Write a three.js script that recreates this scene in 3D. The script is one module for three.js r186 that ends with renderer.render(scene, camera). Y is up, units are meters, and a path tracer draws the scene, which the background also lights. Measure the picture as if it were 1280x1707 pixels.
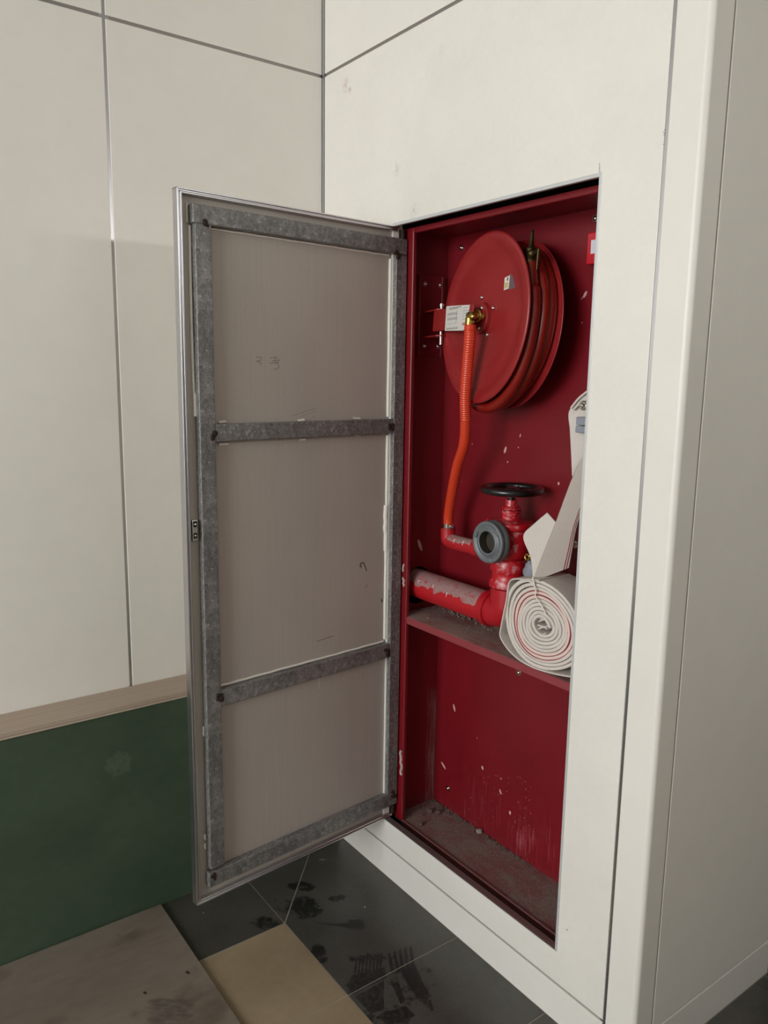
import * as THREE from 'three';
import { RoundedBoxGeometry } from 'three/addons/geometries/RoundedBoxGeometry.js';
import { mergeGeometries } from 'three/addons/utils/BufferGeometryUtils.js';
import { RectAreaLightUniformsLib } from 'three/addons/lights/RectAreaLightUniformsLib.js';

// ------------------------------------------------------------------ camera, sky, lights, exposure
const W = 1280, H = 1707, F = 1310.18;
const scene = new THREE.Scene();
const camera = new THREE.PerspectiveCamera(66.163, W / H, 0.02, 60);
camera.rotation.order = 'YXZ';
camera.position.set(2.0903, 1.4796, 1.2931);
camera.rotation.set(-0.1691, 0.9367, 0.0149);
camera.updateMatrixWorld(true);
const renderer = new THREE.WebGLRenderer({ antialias: true });
renderer.toneMapping = THREE.LinearToneMapping;
renderer.toneMappingExposure = 0.775;
renderer.shadowMap.enabled = true;
RectAreaLightUniformsLib.init();
scene.background = new THREE.Color(0.86, 0.93, 1.0);
scene.backgroundIntensity = 4;

// daylight through the big window in the wall that faces the cabinet
const WIN = { x0: 0.7, x1: 3.15, y0: 1.0, y1: 2.92, z: 5.0 };
const day = new THREE.RectAreaLight(new THREE.Color(1.0, 0.995, 0.985), 12.5, WIN.x1 - WIN.x0 - 0.1, WIN.y1 - WIN.y0 - 0.1);
day.position.set((WIN.x0 + WIN.x1) / 2, (WIN.y0 + WIN.y1) / 2, WIN.z - 0.03);
day.name = 'window_daylight'; scene.add(day);
// long wall lamp on the right-hand wall: draws the level shadow edge of the open hatch on the left wall
const LAMP = { x: 3.36, y: 2.31, z0: -1.9, z1: 0.7, h: 0.10 };
const tubeLight = new THREE.RectAreaLight(new THREE.Color(1.0, 0.975, 0.94), 20, LAMP.z1 - LAMP.z0, LAMP.h);
tubeLight.position.set(LAMP.x - 0.075, LAMP.y, (LAMP.z0 + LAMP.z1) / 2);
tubeLight.rotation.y = Math.PI / 2; tubeLight.name = 'wall_lamp_light'; scene.add(tubeLight);

// ------------------------------------------------------------------ helpers
const merge = (gs) => mergeGeometries(gs.map((g) => (g.index ? g.toNonIndexed() : g)));
let seed = 7;
const rnd = () => { seed = (seed * 1664525 + 1013904223) >>> 0; return seed / 4294967296; };
const V = (x, y, z) => new THREE.Vector3(x, y, z);
function ray(u, v) { return V((u - W / 2) / F, -(v - H / 2) / F, -1).applyQuaternion(camera.quaternion); }
function hit(u, v, n, d) { const r = ray(u, v), t = (d - n.dot(camera.position)) / n.dot(r); return camera.position.clone().addScaledVector(r, t); }
const pz = (u, v, z) => hit(u, v, V(0, 0, 1), z);
const py = (u, v, y) => hit(u, v, V(0, 1, 0), y);
const px = (u, v, x) => hit(u, v, V(1, 0, 0), x);
const used = {};
function numbered(n) { const k = used[n] = (used[n] ?? -1) + 1; return k ? n + '_' + String(k).padStart(3, '0') : n; }
function mesh(name, geo, mat, parent) {
  const m = new THREE.Mesh(geo, mat); m.castShadow = m.receiveShadow = true;
  m.name = parent ? name : numbered(name); (parent || scene).add(m); return m;
}
function tag(o, label, category, group) { o.userData = { ...o.userData, label, category }; if (group) o.userData.group = group; return o; }
function thing(name, label, category, pos = [0, 0, 0], group) {
  const g = new THREE.Group(); g.name = numbered(name); g.position.set(...pos); scene.add(g); return tag(g, label, category, group);
}
function struct(name, label, category) { const g = new THREE.Group(); g.name = name; g.userData = { kind: 'structure', label, category }; scene.add(g); return g; }
const mv = (g, x, y, z) => g.translate(x, y, z);
function box(x0, x1, y0, y1, z0, z1, r = 0) {
  const w = Math.abs(x1 - x0), h = Math.abs(y1 - y0), d = Math.abs(z1 - z0);
  const g = r ? new RoundedBoxGeometry(w, h, d, 2, Math.min(r, w / 2.01, h / 2.01, d / 2.01)) : new THREE.BoxGeometry(w, h, d);
  g.translate((x0 + x1) / 2, (y0 + y1) / 2, (z0 + z1) / 2);
  return g;
}
// uv in metres by the dominant normal direction (so patterns keep their real size)
function uvm(g, s = 1) {
  const p = g.attributes.position, n = g.attributes.normal, uv = new Float32Array(p.count * 2);
  for (let i = 0; i < p.count; i++) {
    const a = Math.abs(n.getX(i)), b = Math.abs(n.getY(i)), c = Math.abs(n.getZ(i));
    let u, v; const X = p.getX(i), Y = p.getY(i), Z = p.getZ(i);
    if (c >= a && c >= b) { u = X; v = Y; } else if (a >= b) { u = Z; v = Y; } else { u = X; v = Z; }
    uv[2 * i] = u * s; uv[2 * i + 1] = v * s;
  }
  g.setAttribute('uv', new THREE.BufferAttribute(uv, 2)); return g;
}
const uvRect = (g, ax, x0, x1, y0, y1) => { // uv 0..1 over a rectangle in two axes
  const p = g.attributes.position, uv = new Float32Array(p.count * 2);
  for (let i = 0; i < p.count; i++) { uv[2 * i] = (p['get' + ax[0]](i) - x0) / (x1 - x0); uv[2 * i + 1] = (p['get' + ax[1]](i) - y0) / (y1 - y0); }
  g.setAttribute('uv', new THREE.BufferAttribute(uv, 2)); return g;
};
function lathe(pts, seg = 40) { return new THREE.LatheGeometry(pts.map(([r, y]) => new THREE.Vector2(r, y)), seg); }
function tube(pts, r, seg = 60, rad = 14) { return new THREE.TubeGeometry(new THREE.CatmullRomCurve3(pts, false, 'centripetal'), seg, r, rad, false); }
function cylZ(r0, r1, len, seg = 28) { return new THREE.CylinderGeometry(r0, r1, len, seg).rotateX(Math.PI / 2); }
const ring = (a, b, n) => { const t = new THREE.TorusGeometry(a, b, 14, n || 48); return t; };
// slab between two edge polylines (a, b: equal-length lists), with thickness th
function ribbon(a, b, th, sub = 6) {
  const ca = new THREE.CatmullRomCurve3(a, false, 'centripetal'), cb = new THREE.CatmullRomCurve3(b, false, 'centripetal');
  const n = (a.length - 1) * sub, P = [], Q = [];
  for (let i = 0; i <= n; i++) { P.push(ca.getPoint(i / n)); Q.push(cb.getPoint(i / n)); }
  const pos = [], idx = [], uv = [];
  for (let i = 0; i <= n; i++) {
    const i0 = Math.max(0, i - 1), i1 = Math.min(n, i + 1);
    const t = P[i1].clone().add(Q[i1]).sub(P[i0]).sub(Q[i0]), w = Q[i].clone().sub(P[i]);
    const nn = t.cross(w).normalize().multiplyScalar(th / 2), wv = w.clone().normalize().multiplyScalar(Math.min(th * 0.6, w.length() * 0.2));
    const c = [P[i].clone(), P[i].clone().add(wv).add(nn), Q[i].clone().sub(wv).add(nn), Q[i].clone(), Q[i].clone().sub(wv).sub(nn), P[i].clone().add(wv).sub(nn)];
    c.forEach((q, k) => { pos.push(q.x, q.y, q.z); uv.push([0, 0.06, 0.94, 1, 0.94, 0.06][k], i / n); });
  }
  for (let i = 0; i < n; i++) for (let k = 0; k < 6; k++) { const A = i * 6 + k, B = i * 6 + (k + 1) % 6; idx.push(A, B, A + 6, B, B + 6, A + 6); }
  for (const s of [0, n]) for (let k = 1; k < 5; k++) idx.push(s * 6, s * 6 + k, s * 6 + k + 1);
  const g = new THREE.BufferGeometry();
  g.setAttribute('position', new THREE.Float32BufferAttribute(pos, 3)); g.setAttribute('uv', new THREE.Float32BufferAttribute(uv, 2));
  g.setIndex(idx); const f = g.toNonIndexed(); f.computeVertexNormals(); g.computeVertexNormals(); return g;
}
// ---- value noise and canvas textures
function noise2(s0) {
  const h = (x, y) => { let n = (x * 374761393 + y * 668265263 + s0 * 974634777) | 0; n = Math.imul(n ^ (n >>> 13), 1274126177); return ((n ^ (n >>> 16)) >>> 0) / 4294967296; };
  return (x, y) => { const X = Math.floor(x), Y = Math.floor(y), a = x - X, b = y - Y, u = a * a * (3 - 2 * a), v = b * b * (3 - 2 * b);
    return (h(X, Y) * (1 - u) + h(X + 1, Y) * u) * (1 - v) + (h(X, Y + 1) * (1 - u) + h(X + 1, Y + 1) * u) * v; };
}
function fbm(s) { const n = noise2(s); return (x, y, o = 4) => { let a = 0, w = 0.5, t = 0; for (let i = 0; i < o; i++) { a += w * n(x, y); t += w; x *= 2.03; y *= 2.03; w *= 0.5; } return a / t; }; }
function dataTex(w, h, fn, srgb = true, rep = null) {
  const d = new Uint8Array(w * h * 4);
  for (let j = 0; j < h; j++) for (let i = 0; i < w; i++) { const c = fn(i / w, j / h, i, j), k = 4 * (j * w + i); d[k] = c[0]; d[k + 1] = c[1]; d[k + 2] = c[2]; d[k + 3] = 255; }
  const t = new THREE.DataTexture(d, w, h); t.magFilter = THREE.LinearFilter; t.minFilter = THREE.LinearMipmapLinearFilter; t.generateMipmaps = true;
  if (srgb) t.colorSpace = THREE.SRGBColorSpace;
  if (rep) { t.wrapS = t.wrapT = THREE.RepeatWrapping; t.repeat.set(rep[0], rep[1]); }
  t.needsUpdate = true; return t;
}
function canvasTex(w, h, draw) {
  const c = document.createElement('canvas'); c.width = w; c.height = h; const x = c.getContext('2d'); draw(x, w, h);
  const t = new THREE.CanvasTexture(c); t.colorSpace = THREE.SRGBColorSpace; return t;
}
const lerp3 = (a, b, t) => [0, 1, 2].map((i) => a[i] + (b[i] - a[i]) * Math.max(0, Math.min(1, t)));
const std = (o) => new THREE.MeshStandardMaterial(o);
const phy = (o) => new THREE.MeshPhysicalMaterial(o);

// ------------------------------------------------------------------ materials
const nA = fbm(3), nB = fbm(11), nC = fbm(29), nD = fbm(41);
const panelTex = dataTex(512, 512, (u, v) => { const a = nA(u * 10, v * 10, 4), b = nB(u * 80, v * 80, 2); const k = (a - 0.5) * 7 + (b - 0.5) * 3; return [232 + k, 229 + k, 221 + k * 1.05]; }, true, [0.3, 0.3]);
const M = {};
M.panel = phy({ map: panelTex, roughness: 0.42, clearcoat: 0.12, clearcoatRoughness: 0.35 });
M.plain = std({ color: 0x837f77, roughness: 0.8 });
M.ceiling = std({ color: 0xaaa7a1, roughness: 0.9 });
M.alu = std({ color: 0xc9c9cc, metalness: 1, roughness: 0.3 });
M.aluDull = std({ color: 0x9d9a96, metalness: 0.85, roughness: 0.45 });
M.whiteEdge = std({ color: 0xe2e0d8, roughness: 0.45 });
M.trimGrey = std({ color: 0xcdd0d0, roughness: 0.3, metalness: 0.25 });
M.concrete = std({ color: 0x6b665f, roughness: 0.95 });
M.grout = std({ color: 0x8f887d, roughness: 0.95 });
M.groutDark = std({ color: 0x5f5c55, roughness: 0.95 });
M.red = phy({ color: 0x78111b, roughness: 0.38, clearcoat: 0.3, clearcoatRoughness: 0.3 });
M.reelRed = phy({ color: 0x90201f, roughness: 0.42, clearcoat: 0.3, clearcoatRoughness: 0.35 });
M.pipeRed = phy({ color: 0xb01522, roughness: 0.35, clearcoat: 0.4, clearcoatRoughness: 0.25 });
M.hoseRed = phy({ color: 0x86190f, roughness: 0.34, clearcoat: 0.35, clearcoatRoughness: 0.25 });
M.feedRed = phy({ color: 0xd23d1e, roughness: 0.36, clearcoat: 0.3, clearcoatRoughness: 0.3 });
M.brass = std({ color: 0xc4a95c, metalness: 1, roughness: 0.3 });
M.brassDark = std({ color: 0x4d4328, metalness: 0.9, roughness: 0.42 });
M.chrome = std({ color: 0xd9d4cb, metalness: 1, roughness: 0.22 });
M.black = phy({ color: 0x111112, roughness: 0.28, clearcoat: 0.5, clearcoatRoughness: 0.2 });
M.castGrey = std({ color: 0x787d80, roughness: 0.55, metalness: 0.45 });
M.plasticGrey = std({ color: 0x8d919c, roughness: 0.5 });
M.sealant = std({ color: 0xe9e6dc, roughness: 0.5 });
M.weld = std({ color: 0x35291f, roughness: 0.8, metalness: 0.3 });
M.string = std({ color: 0xe6e0d4, roughness: 0.9 });
M.glass = phy({ color: 0xffffff, transmission: 1, roughness: 0, thickness: 0, ior: 1.45 });

const galvTex = dataTex(512, 512, (u, v) => { const a = nC(u * 26, v * 26, 3), b = nA(u * 90, v * 90, 2), c = nB(u * 5, v * 5, 3); let k = 128 + (a - 0.5) * 46 + (b - 0.5) * 40 + (c - 0.5) * 40; if (nD(u * 30, v * 30, 2) > 0.74) k += 26; return [k, k * 0.995, k * 0.985]; }, true, [4, 4]);
M.galv = std({ map: galvTex, metalness: 0.4, roughness: 0.5 });
const clothTex = dataTex(256, 256, (u, v, i, j) => { const w = ((i >> 1) + (j >> 1)) % 2 ? 6 : -6, k = (nB(u * 14, v * 14, 3) - 0.5) * 20; return [212 + w + k, 204 + w + k, 196 + w + k]; }, true, [6, 6]);
M.canvas = std({ map: clothTex, roughness: 0.92, bumpMap: clothTex, bumpScale: 0.0006 });
M.canvasPink = std({ color: 0xdbc6bd, roughness: 0.92 });
M.canvasRed = std({ color: 0x9c3540, roughness: 0.92 });
M.canvasShaded = M.canvas.clone(); M.canvasShaded.color.set(0xe0dcda);  // same canvas tinted darker: the strap's shading painted into its colour

// ------------------------------------------------------------------ setting: floor
const floor = struct('floor', 'tiled floor with beige field and dark mitred border', 'floor');
mesh('screed', box(-0.7, 3.5, -0.08, -0.0009, -2.3, 5.1), M.grout, floor);
{
  const g = 0.0011, T = 0.007;
  const B = 0.352, BX = 0.378;      // border width along the cabinet wall / along the left wall
  // dark border: world-space stain map over x 0..1.3, z 0..0.36 (boot prints and wet smudges)
  const D = { x0: 0, x1: 1.3, z0: 0, z1: 0.66 };
  const stain = canvasTex(1664, 845, (c, w, h) => {
    const im = c.createImageData(w, h);
    for (let j = 0; j < h; j++) for (let i = 0; i < w; i++) {
      const a = nA(i / 130, j / 130, 4), b = nB(i / 8, j / 8, 3), k = 4 * (j * w + i), q = (a - 0.5) * 22 + (b - 0.5) * 10;
      im.data[k] = 67 + q; im.data[k + 1] = 65 + q; im.data[k + 2] = 60 + q; im.data[k + 3] = 255;
    }
    c.putImageData(im, 0, 0);
    const T2 = (u, v) => { const p = py(u, v, 0); return [(p.x - D.x0) / (D.x1 - D.x0) * w, (p.z - D.z0) / (D.z1 - D.z0) * h]; };
    const poly = (pts, col) => { c.fillStyle = col; c.beginPath(); pts.forEach(([u, v], i) => { const [X, Y] = T2(u, v); i ? c.lineTo(X, Y) : c.moveTo(X, Y); }); c.closePath(); c.fill(); };
    const blob = (u, v, ru, rv, n, col) => { for (let i = 0; i < n; i++) { const a = rnd() * 6.283, r = Math.sqrt(rnd()); const cu = u + Math.cos(a) * r * ru, cv = v + Math.sin(a) * r * rv, s = 2 + rnd() * 5; poly([0, 1, 2, 3, 4, 5].map((k) => [cu + Math.cos(k * 1.05 + a) * s * (0.6 + rnd()), cv + Math.sin(k * 1.05 + a) * s * 0.6 * (0.6 + rnd())]), col); } };
    const base = c.getImageData(0, 0, w, h); c.clearRect(0, 0, w, h);
    const K = (a) => `rgba(0,0,0,${a})`;
    blob(508, 1513, 30, 18, 130, K(0.35)); blob(440, 1538, 24, 9, 50, K(0.35)); blob(500, 1478, 20, 6, 26, K(0.55)); blob(470, 1505, 30, 20, 60, K(0.1));
    blob(562, 1496, 14, 6, 8, K(0.5)); blob(530, 1592, 13, 15, 50, K(0.45)); blob(594, 1541, 12, 7, 26, K(0.55)); blob(640, 1640, 75, 50, 160, K(0.12));
    poly([[524, 1538], [560, 1540], [592, 1537], [603, 1543], [588, 1548], [556, 1543]], K(0.8));
    for (let k = 0; k < 8; k++) { const u = 591 + k * 6; poly([[u + 2, 1599 - k * 1.4], [u + 5, 1597 - k * 1.3], [u + 2.5, 1621 - k * 0.6], [u - 1, 1623 - k * 0.6]], K(0.85)); }
    poly([[586, 1626], [642, 1612], [644, 1630], [588, 1657], [578, 1644]], K(0.7)); poly([[592, 1662], [640, 1634], [640, 1682], [618, 1690]], K(0.75));
    for (let k = 0; k < 5; k++) { const u = 646 + k * 9, v = 1592 - k * 3; poly([[u, v], [u + 4, v - 5], [u + 12, v + 26 + k * 5], [u + 6, v + 30 + k * 5]], K(0.9)); }
    poly([[668, 1622], [690, 1604], [706, 1640], [720, 1662], [700, 1664], [684, 1648]], K(0.85)); poly([[652, 1640], [664, 1636], [676, 1668], [668, 1674]], K(0.75)); poly([[640, 1690], [676, 1676], [690, 1690], [680, 1706], [640, 1706]], K(0.6));
    for (let k = 0; k < 5; k++) { const u = 690 + k * 6, v = 1648 + k * 5; poly([[u, v], [u + 4, v - 2], [u + 9, v + 16], [u + 4, v + 18]], K(0.7)); }
    blob(690, 1640, 40, 36, 70, K(0.3)); blob(640, 1692, 50, 16, 70, K(0.35)); blob(612, 1598, 30, 8, 20, K(0.4));
    const marks = c.getImageData(0, 0, w, h);
    for (let j = 0; j < h; j++) for (let i = 0; i < w; i++) { const k = 4 * (j * w + i), m = marks.data[k + 3] / 255; if (!m) continue; const n = nB(i / 11, j / 11, 4), t = Math.max(0, Math.min(1, m * 1.5 - (n - 0.32) * 1.6)) * 0.86; for (let q = 0; q < 3; q++) base.data[k + q] = base.data[k + q] * (1 - t) + [17, 16, 16][q] * t; }
    c.putImageData(base, 0, 0);
    c.fillStyle = 'rgba(215,210,200,0.9)'; for (const [u, v, r] of [[608, 1512, 2], [339, 1522, 1.5]]) { const [X, Y] = T2(u, v); c.beginPath(); c.arc(X, Y, r * 1.6, 0, 7); c.fill(); }
    const [X, Y] = T2(537, 1433); c.fillStyle = 'rgba(150,144,134,0.55)'; c.beginPath(); c.ellipse(X, Y, 6, 13, 0.6, 0, 7); c.fill();
  });
  stain.flipY = false;
  M.darkTile = phy({ map: stain, roughness: 0.34, clearcoat: 0.25, clearcoatRoughness: 0.25 });
  const plainDark = dataTex(256, 256, (u, v) => { const q = (nA(u * 6, v * 6, 4) - 0.5) * 22 + (nB(u * 50, v * 50, 2) - 0.5) * 10; return [67 + q, 65 + q, 60 + q]; }, true, [2, 2]);
  M.darkTile2 = phy({ map: plainDark, roughness: 0.34, clearcoat: 0.25, clearcoatRoughness: 0.25 });
  const beigeTex = (s, dk) => dataTex(512, 512, (u, v) => { const q = (nC(u * 20 + s, v * 20 + s, 4) - 0.5) * 26 + (nB(u * 200, v * 200, 2) - 0.5) * 8; return [144 - dk + q, 128 - dk + q, 103 - dk + q]; }, true, [0.4, 0.4]);
  const beige = [0, 5, 9].map((s, i) => phy({ map: beigeTex(s, i * 5), roughness: 0.4, clearcoat: 0.2, clearcoatRoughness: 0.3 }));
  const tile = (pts, mat, name) => {
    const s = new THREE.Shape(pts.map(([x, z]) => new THREE.Vector2(x, -z)));
    const e = new THREE.ExtrudeGeometry(s, { depth: T - 0.0008, bevelEnabled: true, bevelThickness: 0.0008, bevelSize: 0.0006, bevelOffset: -0.0006, bevelSegments: 1 });
    e.rotateX(-Math.PI / 2); e.translate(0, -T, 0);
    if (mat === M.darkTile) uvRect(e, 'XZ', D.x0, D.x1, D.z0, D.z1); else uvm(e);
    return mesh(name, e, mat, floor);
  };
  const R = (x0, x1, z0, z1) => [[x0 + g, z0 + g], [x0 + g, z1 - g], [x1 - g, z1 - g], [x1 - g, z0 + g]];
  // mitred corner tiles
  tile([[g * 2.5, g], [BX + g * 0.5, B - g * 2], [0.692 - g, B - g], [0.692 - g, g]], M.darkTile, 'dark_border_tile');
  tile([[g, g * 2.5], [g, B - g], [BX - g * 3, B - g]], M.darkTile, 'dark_border_tile');
  tile(R(0.692, 1.006, 0, B), M.darkTile, 'dark_border_tile');
  tile(R(1.006, 1.2455, 0, B), M.darkTile, 'dark_border_tile');
  for (let i = 0; i < 12; i++) tile(R(0, BX, B + i * 0.3, B + (i + 1) * 0.3), i < 1 ? M.darkTile : M.darkTile2, 'dark_border_tile');
  // border on round the outer corner
  for (let i = 0; i < 7; i++) tile(R(1.2455, 1.6, B - (i + 1) * 0.3, B - i * 0.3), M.darkTile2, 'dark_border_tile');
  let k = 0;
  for (let x = BX; x < 3.3; x += 0.314) for (let z = B; z < 4.9; z += 0.314) tile(R(x, x + 0.314, z, z + 0.314), beige[(k++ * 7) % 3], 'beige_tile');
  for (let x = 1.6; x < 3.3; x += 0.314) for (let z = B - 0.314; z > -2.3; z -= 0.314) tile(R(x, x + 0.314, z, z + 0.314), beige[(k++ * 7) % 3], 'beige_tile');
}

// ------------------------------------------------------------------ setting: walls
const YT = 2.3346, YG = 0.0974, GAP = 0.0085, X0 = 0.353, X1 = 1.0296, YB = 0.18, YTO = 1.88, XG = 1.1705, XC = 1.2455, ZG = -0.0663, ZJ = 0.6225, CEIL = 3.0, T = 0.012;
const panelZ = (x0, x1, y0, y1, hole) => { // panel facing +z, front at z = 0
  const s = new THREE.Shape([[x0, y0], [x1, y0], [x1, y1], [x0, y1]].map((p) => new THREE.Vector2(...p)));
  if (hole) s.holes.push(new THREE.Path([[hole[0], hole[2]], [hole[0], hole[3]], [hole[1], hole[3]], [hole[1], hole[2]]].map((p) => new THREE.Vector2(...p))));
  const b = 0.001, e = new THREE.ExtrudeGeometry(s, { depth: T - b, bevelEnabled: true, bevelThickness: b, bevelSize: b, bevelOffset: -b, bevelSegments: 2 });
  e.translate(0, 0, -T); return uvm(e);
};
const wallB = struct('wall_back', 'cream panelled wall around the cabinet opening', 'wall');
{
  const w = 1024, h = 2048, tex = canvasTex(w, h, (c) => {
    const im = c.createImageData(w, h);
    for (let j = 0; j < h; j++) for (let i = 0; i < w; i++) { const k = (nA(i / 90, j / 90, 4) - 0.5) * 7 + (nB(i / 8, j / 8, 2) - 0.5) * 3, n = 4 * (j * w + i); im.data[n] = 232 + k; im.data[n + 1] = 229 + k; im.data[n + 2] = 221 + k; im.data[n + 3] = 255; }
    c.putImageData(im, 0, 0);
    const q = (u, v) => { const p = pz(u, v, 0); return [p.x / 1.2 * w, (2.4 - p.y) / 2.4 * h]; };
    const smudge = (u, v, r, n, col) => { const [X, Y] = q(u, v); c.fillStyle = col; for (let i = 0; i < n; i++) { const a = rnd() * 6.3, d = r * rnd(); c.beginPath(); c.ellipse(X + Math.cos(a) * d, Y + Math.sin(a) * d * 1.3, 1 + rnd() * 4, 1 + rnd() * 3, rnd() * 3, 0, 7); c.fill(); } };
    smudge(576, 142, 13, 90, 'rgba(190,172,158,0.07)'); smudge(583, 150, 6, 30, 'rgba(150,132,120,0.06)'); smudge(662, 282, 16, 70, 'rgba(168,164,152,0.05)'); smudge(735, 82, 14, 40, 'rgba(178,174,164,0.03)'); smudge(690, 352, 14, 60, 'rgba(190,180,165,0.08)');
    const line = (pts, col, lw) => { c.strokeStyle = col; c.lineWidth = lw; c.beginPath(); pts.forEach(([u, v], i) => { const [X, Y] = q(u, v); i ? c.lineTo(X, Y) : c.moveTo(X, Y); }); c.stroke(); };
    line([[999, 272], [999.5, 288]], 'rgba(120,116,108,0.9)', 1.2);
    for (let i = 0; i < 9; i++) line([[1105 + rnd() * 3, 216 + i * 4], [1109 + rnd() * 4, 219 + i * 4 + rnd() * 3]], 'rgba(110,108,104,0.7)', 1.3);
    for (const [u, v] of [[625, 1504], [1073, 1109], [942, 1000], [945, 1550]]) { const [X, Y] = q(u, v); c.fillStyle = 'rgba(110,100,90,0.8)'; c.beginPath(); c.arc(X, Y, 1.6, 0, 7); c.fill(); }
  });
  const M2 = M.panel.clone(); M2.map = tex; const g = panelZ(0.0125, XG - GAP / 2, YG + 0.0035, YT - GAP / 2, [X0, X1, YB, YTO]);
  mesh('panel', uvRect(g, 'XY', 0, 1.2, 0, 2.4), M2, wallB);
}
mesh('panel', panelZ(0.0125, XG - GAP / 2, YT + GAP / 2, CEIL), M.panel, wallB);
{ // masonry core with the cabinet niche
  const s = new THREE.Shape([[-0.25, -0.07], [XC - T - 0.0005, -0.07], [XC - T - 0.0005, CEIL], [-0.25, CEIL]].map((p) => new THREE.Vector2(...p)));
  s.holes.push(new THREE.Path([[0.26, 0.13], [0.26, 1.935], [1.075, 1.935], [1.075, 0.13]].map((p) => new THREE.Vector2(...p))));
  const e = new THREE.ExtrudeGeometry(s, { depth: 0.28, bevelEnabled: false }); e.translate(0, 0, -0.2955);
  mesh('masonry_core', box(-0.25, XC - T - 0.0005, -0.07, CEIL, -0.5455, -0.2956), M.concrete, wallB); 
  mesh('masonry_core', uvm(e), M.concrete, wallB);
  mesh('joint_strip', box(0.0126, XG, YT - 0.012, YT + 0.012, -0.0155, -0.003), M.aluDull, wallB);
  mesh('joint_strip', box(XG - 0.012, XG + 0.012, 0, CEIL, -0.0155, -0.002), M.alu, wallB);
  mesh('joint_strip', box(0.0005, 0.0105, 0.0, CEIL, -0.0155, 0.0015), M.alu, wallB);
  mesh('joint_strip', box(0.0126, XG, YG - 0.012, YG + 0.012, -0.0155, -0.010), M.concrete, wallB);
  // trim round the opening
  const w = 0.0075, q = 0.0012;
  mesh('opening_trim', box(X0, X1 - 0.0046, YTO - w, YTO + 0.0005, -0.008, q, 0.001), M.trimGrey, wallB);
  mesh('opening_trim', box(X1 - w * 0.6, X1 + 0.002, YB, YTO + 0.001, -0.03, q, 0.001), M.trimGrey, wallB);
  mesh('opening_trim', box(X0 - 0.002, X0 + 0.002, YB, YTO, -0.03, 0.0004, 0.0005), M.whiteEdge, wallB);
  mesh('opening_trim', box(X0, X1, YB - 0.001, YB + 0.002, -0.018, 0.0006, 0.0005), M.aluDull, wallB);
}
// rounded corner piece
const corner = struct('trim_1', 'rounded cream corner panel at the outer wall edge', 'trim');
{
  const r = 0.012, x0 = XG + GAP / 2, s = new THREE.Shape();
  s.moveTo(x0, 0); s.lineTo(XC - r, 0); s.absarc(XC - r, -r, r, Math.PI / 2, 0, true); s.lineTo(XC, ZG + GAP / 2);
  s.lineTo(XC - T, ZG + GAP / 2); s.lineTo(XC - T, -T); s.lineTo(x0, -T);
  const e = new THREE.ExtrudeGeometry(s, { depth: CEIL, bevelEnabled: false, curveSegments: 10 }); e.rotateX(-Math.PI / 2);
  e.scale(1, 1, -1); const ix = e.index; // mirrored: turn the faces
  const p = e.attributes.position; for (let i = 0; i < p.count; i += 3) { for (const a of ['position', 'normal', 'uv']) { const t = e.attributes[a], n = t.itemSize; for (let k = 0; k < n; k++) { const A = t.array[(i + 1) * n + k]; t.array[(i + 1) * n + k] = t.array[(i + 2) * n + k]; t.array[(i + 2) * n + k] = A; } } }
  mesh('corner_panel', uvm(e), M.panel, corner);
}
const wallC = struct('wall_right', 'cream panelled side face of the pillar', 'wall');
const ZE = -0.5579;
{
  const turnC = (g) => { g.rotateY(Math.PI / 2); g.translate(XC, 0, 0); return uvm(g); };
  const pc = (z0, z1, y0, y1) => turnC(panelZ(-z0, -z1, y0, y1));
  mesh('panel', pc(ZG - GAP / 4, ZE, YG + 0.0035, CEIL), M.panel, wallC);
  mesh('joint_strip', box(XC - T - 0.002, XC - 0.004, 0, CEIL, ZG - 0.012, ZG + 0.012), M.aluDull, wallC);
  mesh('joint_strip', box(XC - T - 0.002, XC - 0.010, YG - 0.012, YG + 0.012, ZE + 0.002, ZG), M.concrete, wallC);
}
const baseB = struct('baseboard_back', 'cream skirting under the cabinet opening', 'baseboard');
mesh('skirting', panelZ(0.0125, XG - GAP / 2, 0.0005, YG - 0.0035), M.panel, baseB);
const baseC = struct('baseboard_right', 'cream skirting on the pillar side', 'baseboard');
{ const g = panelZ(-(ZG - GAP / 4), -ZE + 0.004, 0.0005, YG - 0.0035); g.rotateY(Math.PI / 2); g.translate(XC, 0, 0); mesh('skirting', uvm(g), M.panel, baseC); }
const wallA = struct('wall_left', 'cream panelled wall left of the corner', 'wall');
{
  const pa = (z0, z1, y0, y1) => { const g = panelZ(-z1, -z0, y0, y1); g.rotateY(Math.PI / 2); return uvm(g); }; // faces +x at x = 0
  const ys = [[0.02, YT - GAP / 2], [YT + GAP / 2, CEIL]], zs = [[0.002, ZJ - GAP / 2], [ZJ + GAP / 2, 1.6], [1.609, 2.6], [2.609, 3.6], [3.609, 5.0]];
  for (const [y0, y1] of ys) for (const [z0, z1] of zs) mesh('panel', pa(z0, z1, y0, y1), M.panel, wallA);
  mesh('joint_strip', box(-0.0155, -0.003, YT - 0.012, YT + 0.012, 0.003, 5.0), M.aluDull, wallA);
  mesh('joint_strip', box(-0.0155, -0.0025, 0.02, CEIL, ZJ - 0.012, ZJ + 0.012), M.alu, wallA);
  mesh('masonry_core', box(-0.25, -0.0125, -0.07, CEIL, -0.0, 5.2), M.concrete, wallA);
}
const ceil = struct('ceiling', 'plain pale ceiling', 'ceiling'); mesh('slab', box(-0.7, 3.7, CEIL, CEIL + 0.15, -2.4, 5.2), M.ceiling, ceil);
const wallF = struct('wall_far', 'dark grey-blue wall beyond the pillar', 'wall');
M.farBlue = std({ color: 0x3c4048, roughness: 0.7 });
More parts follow.
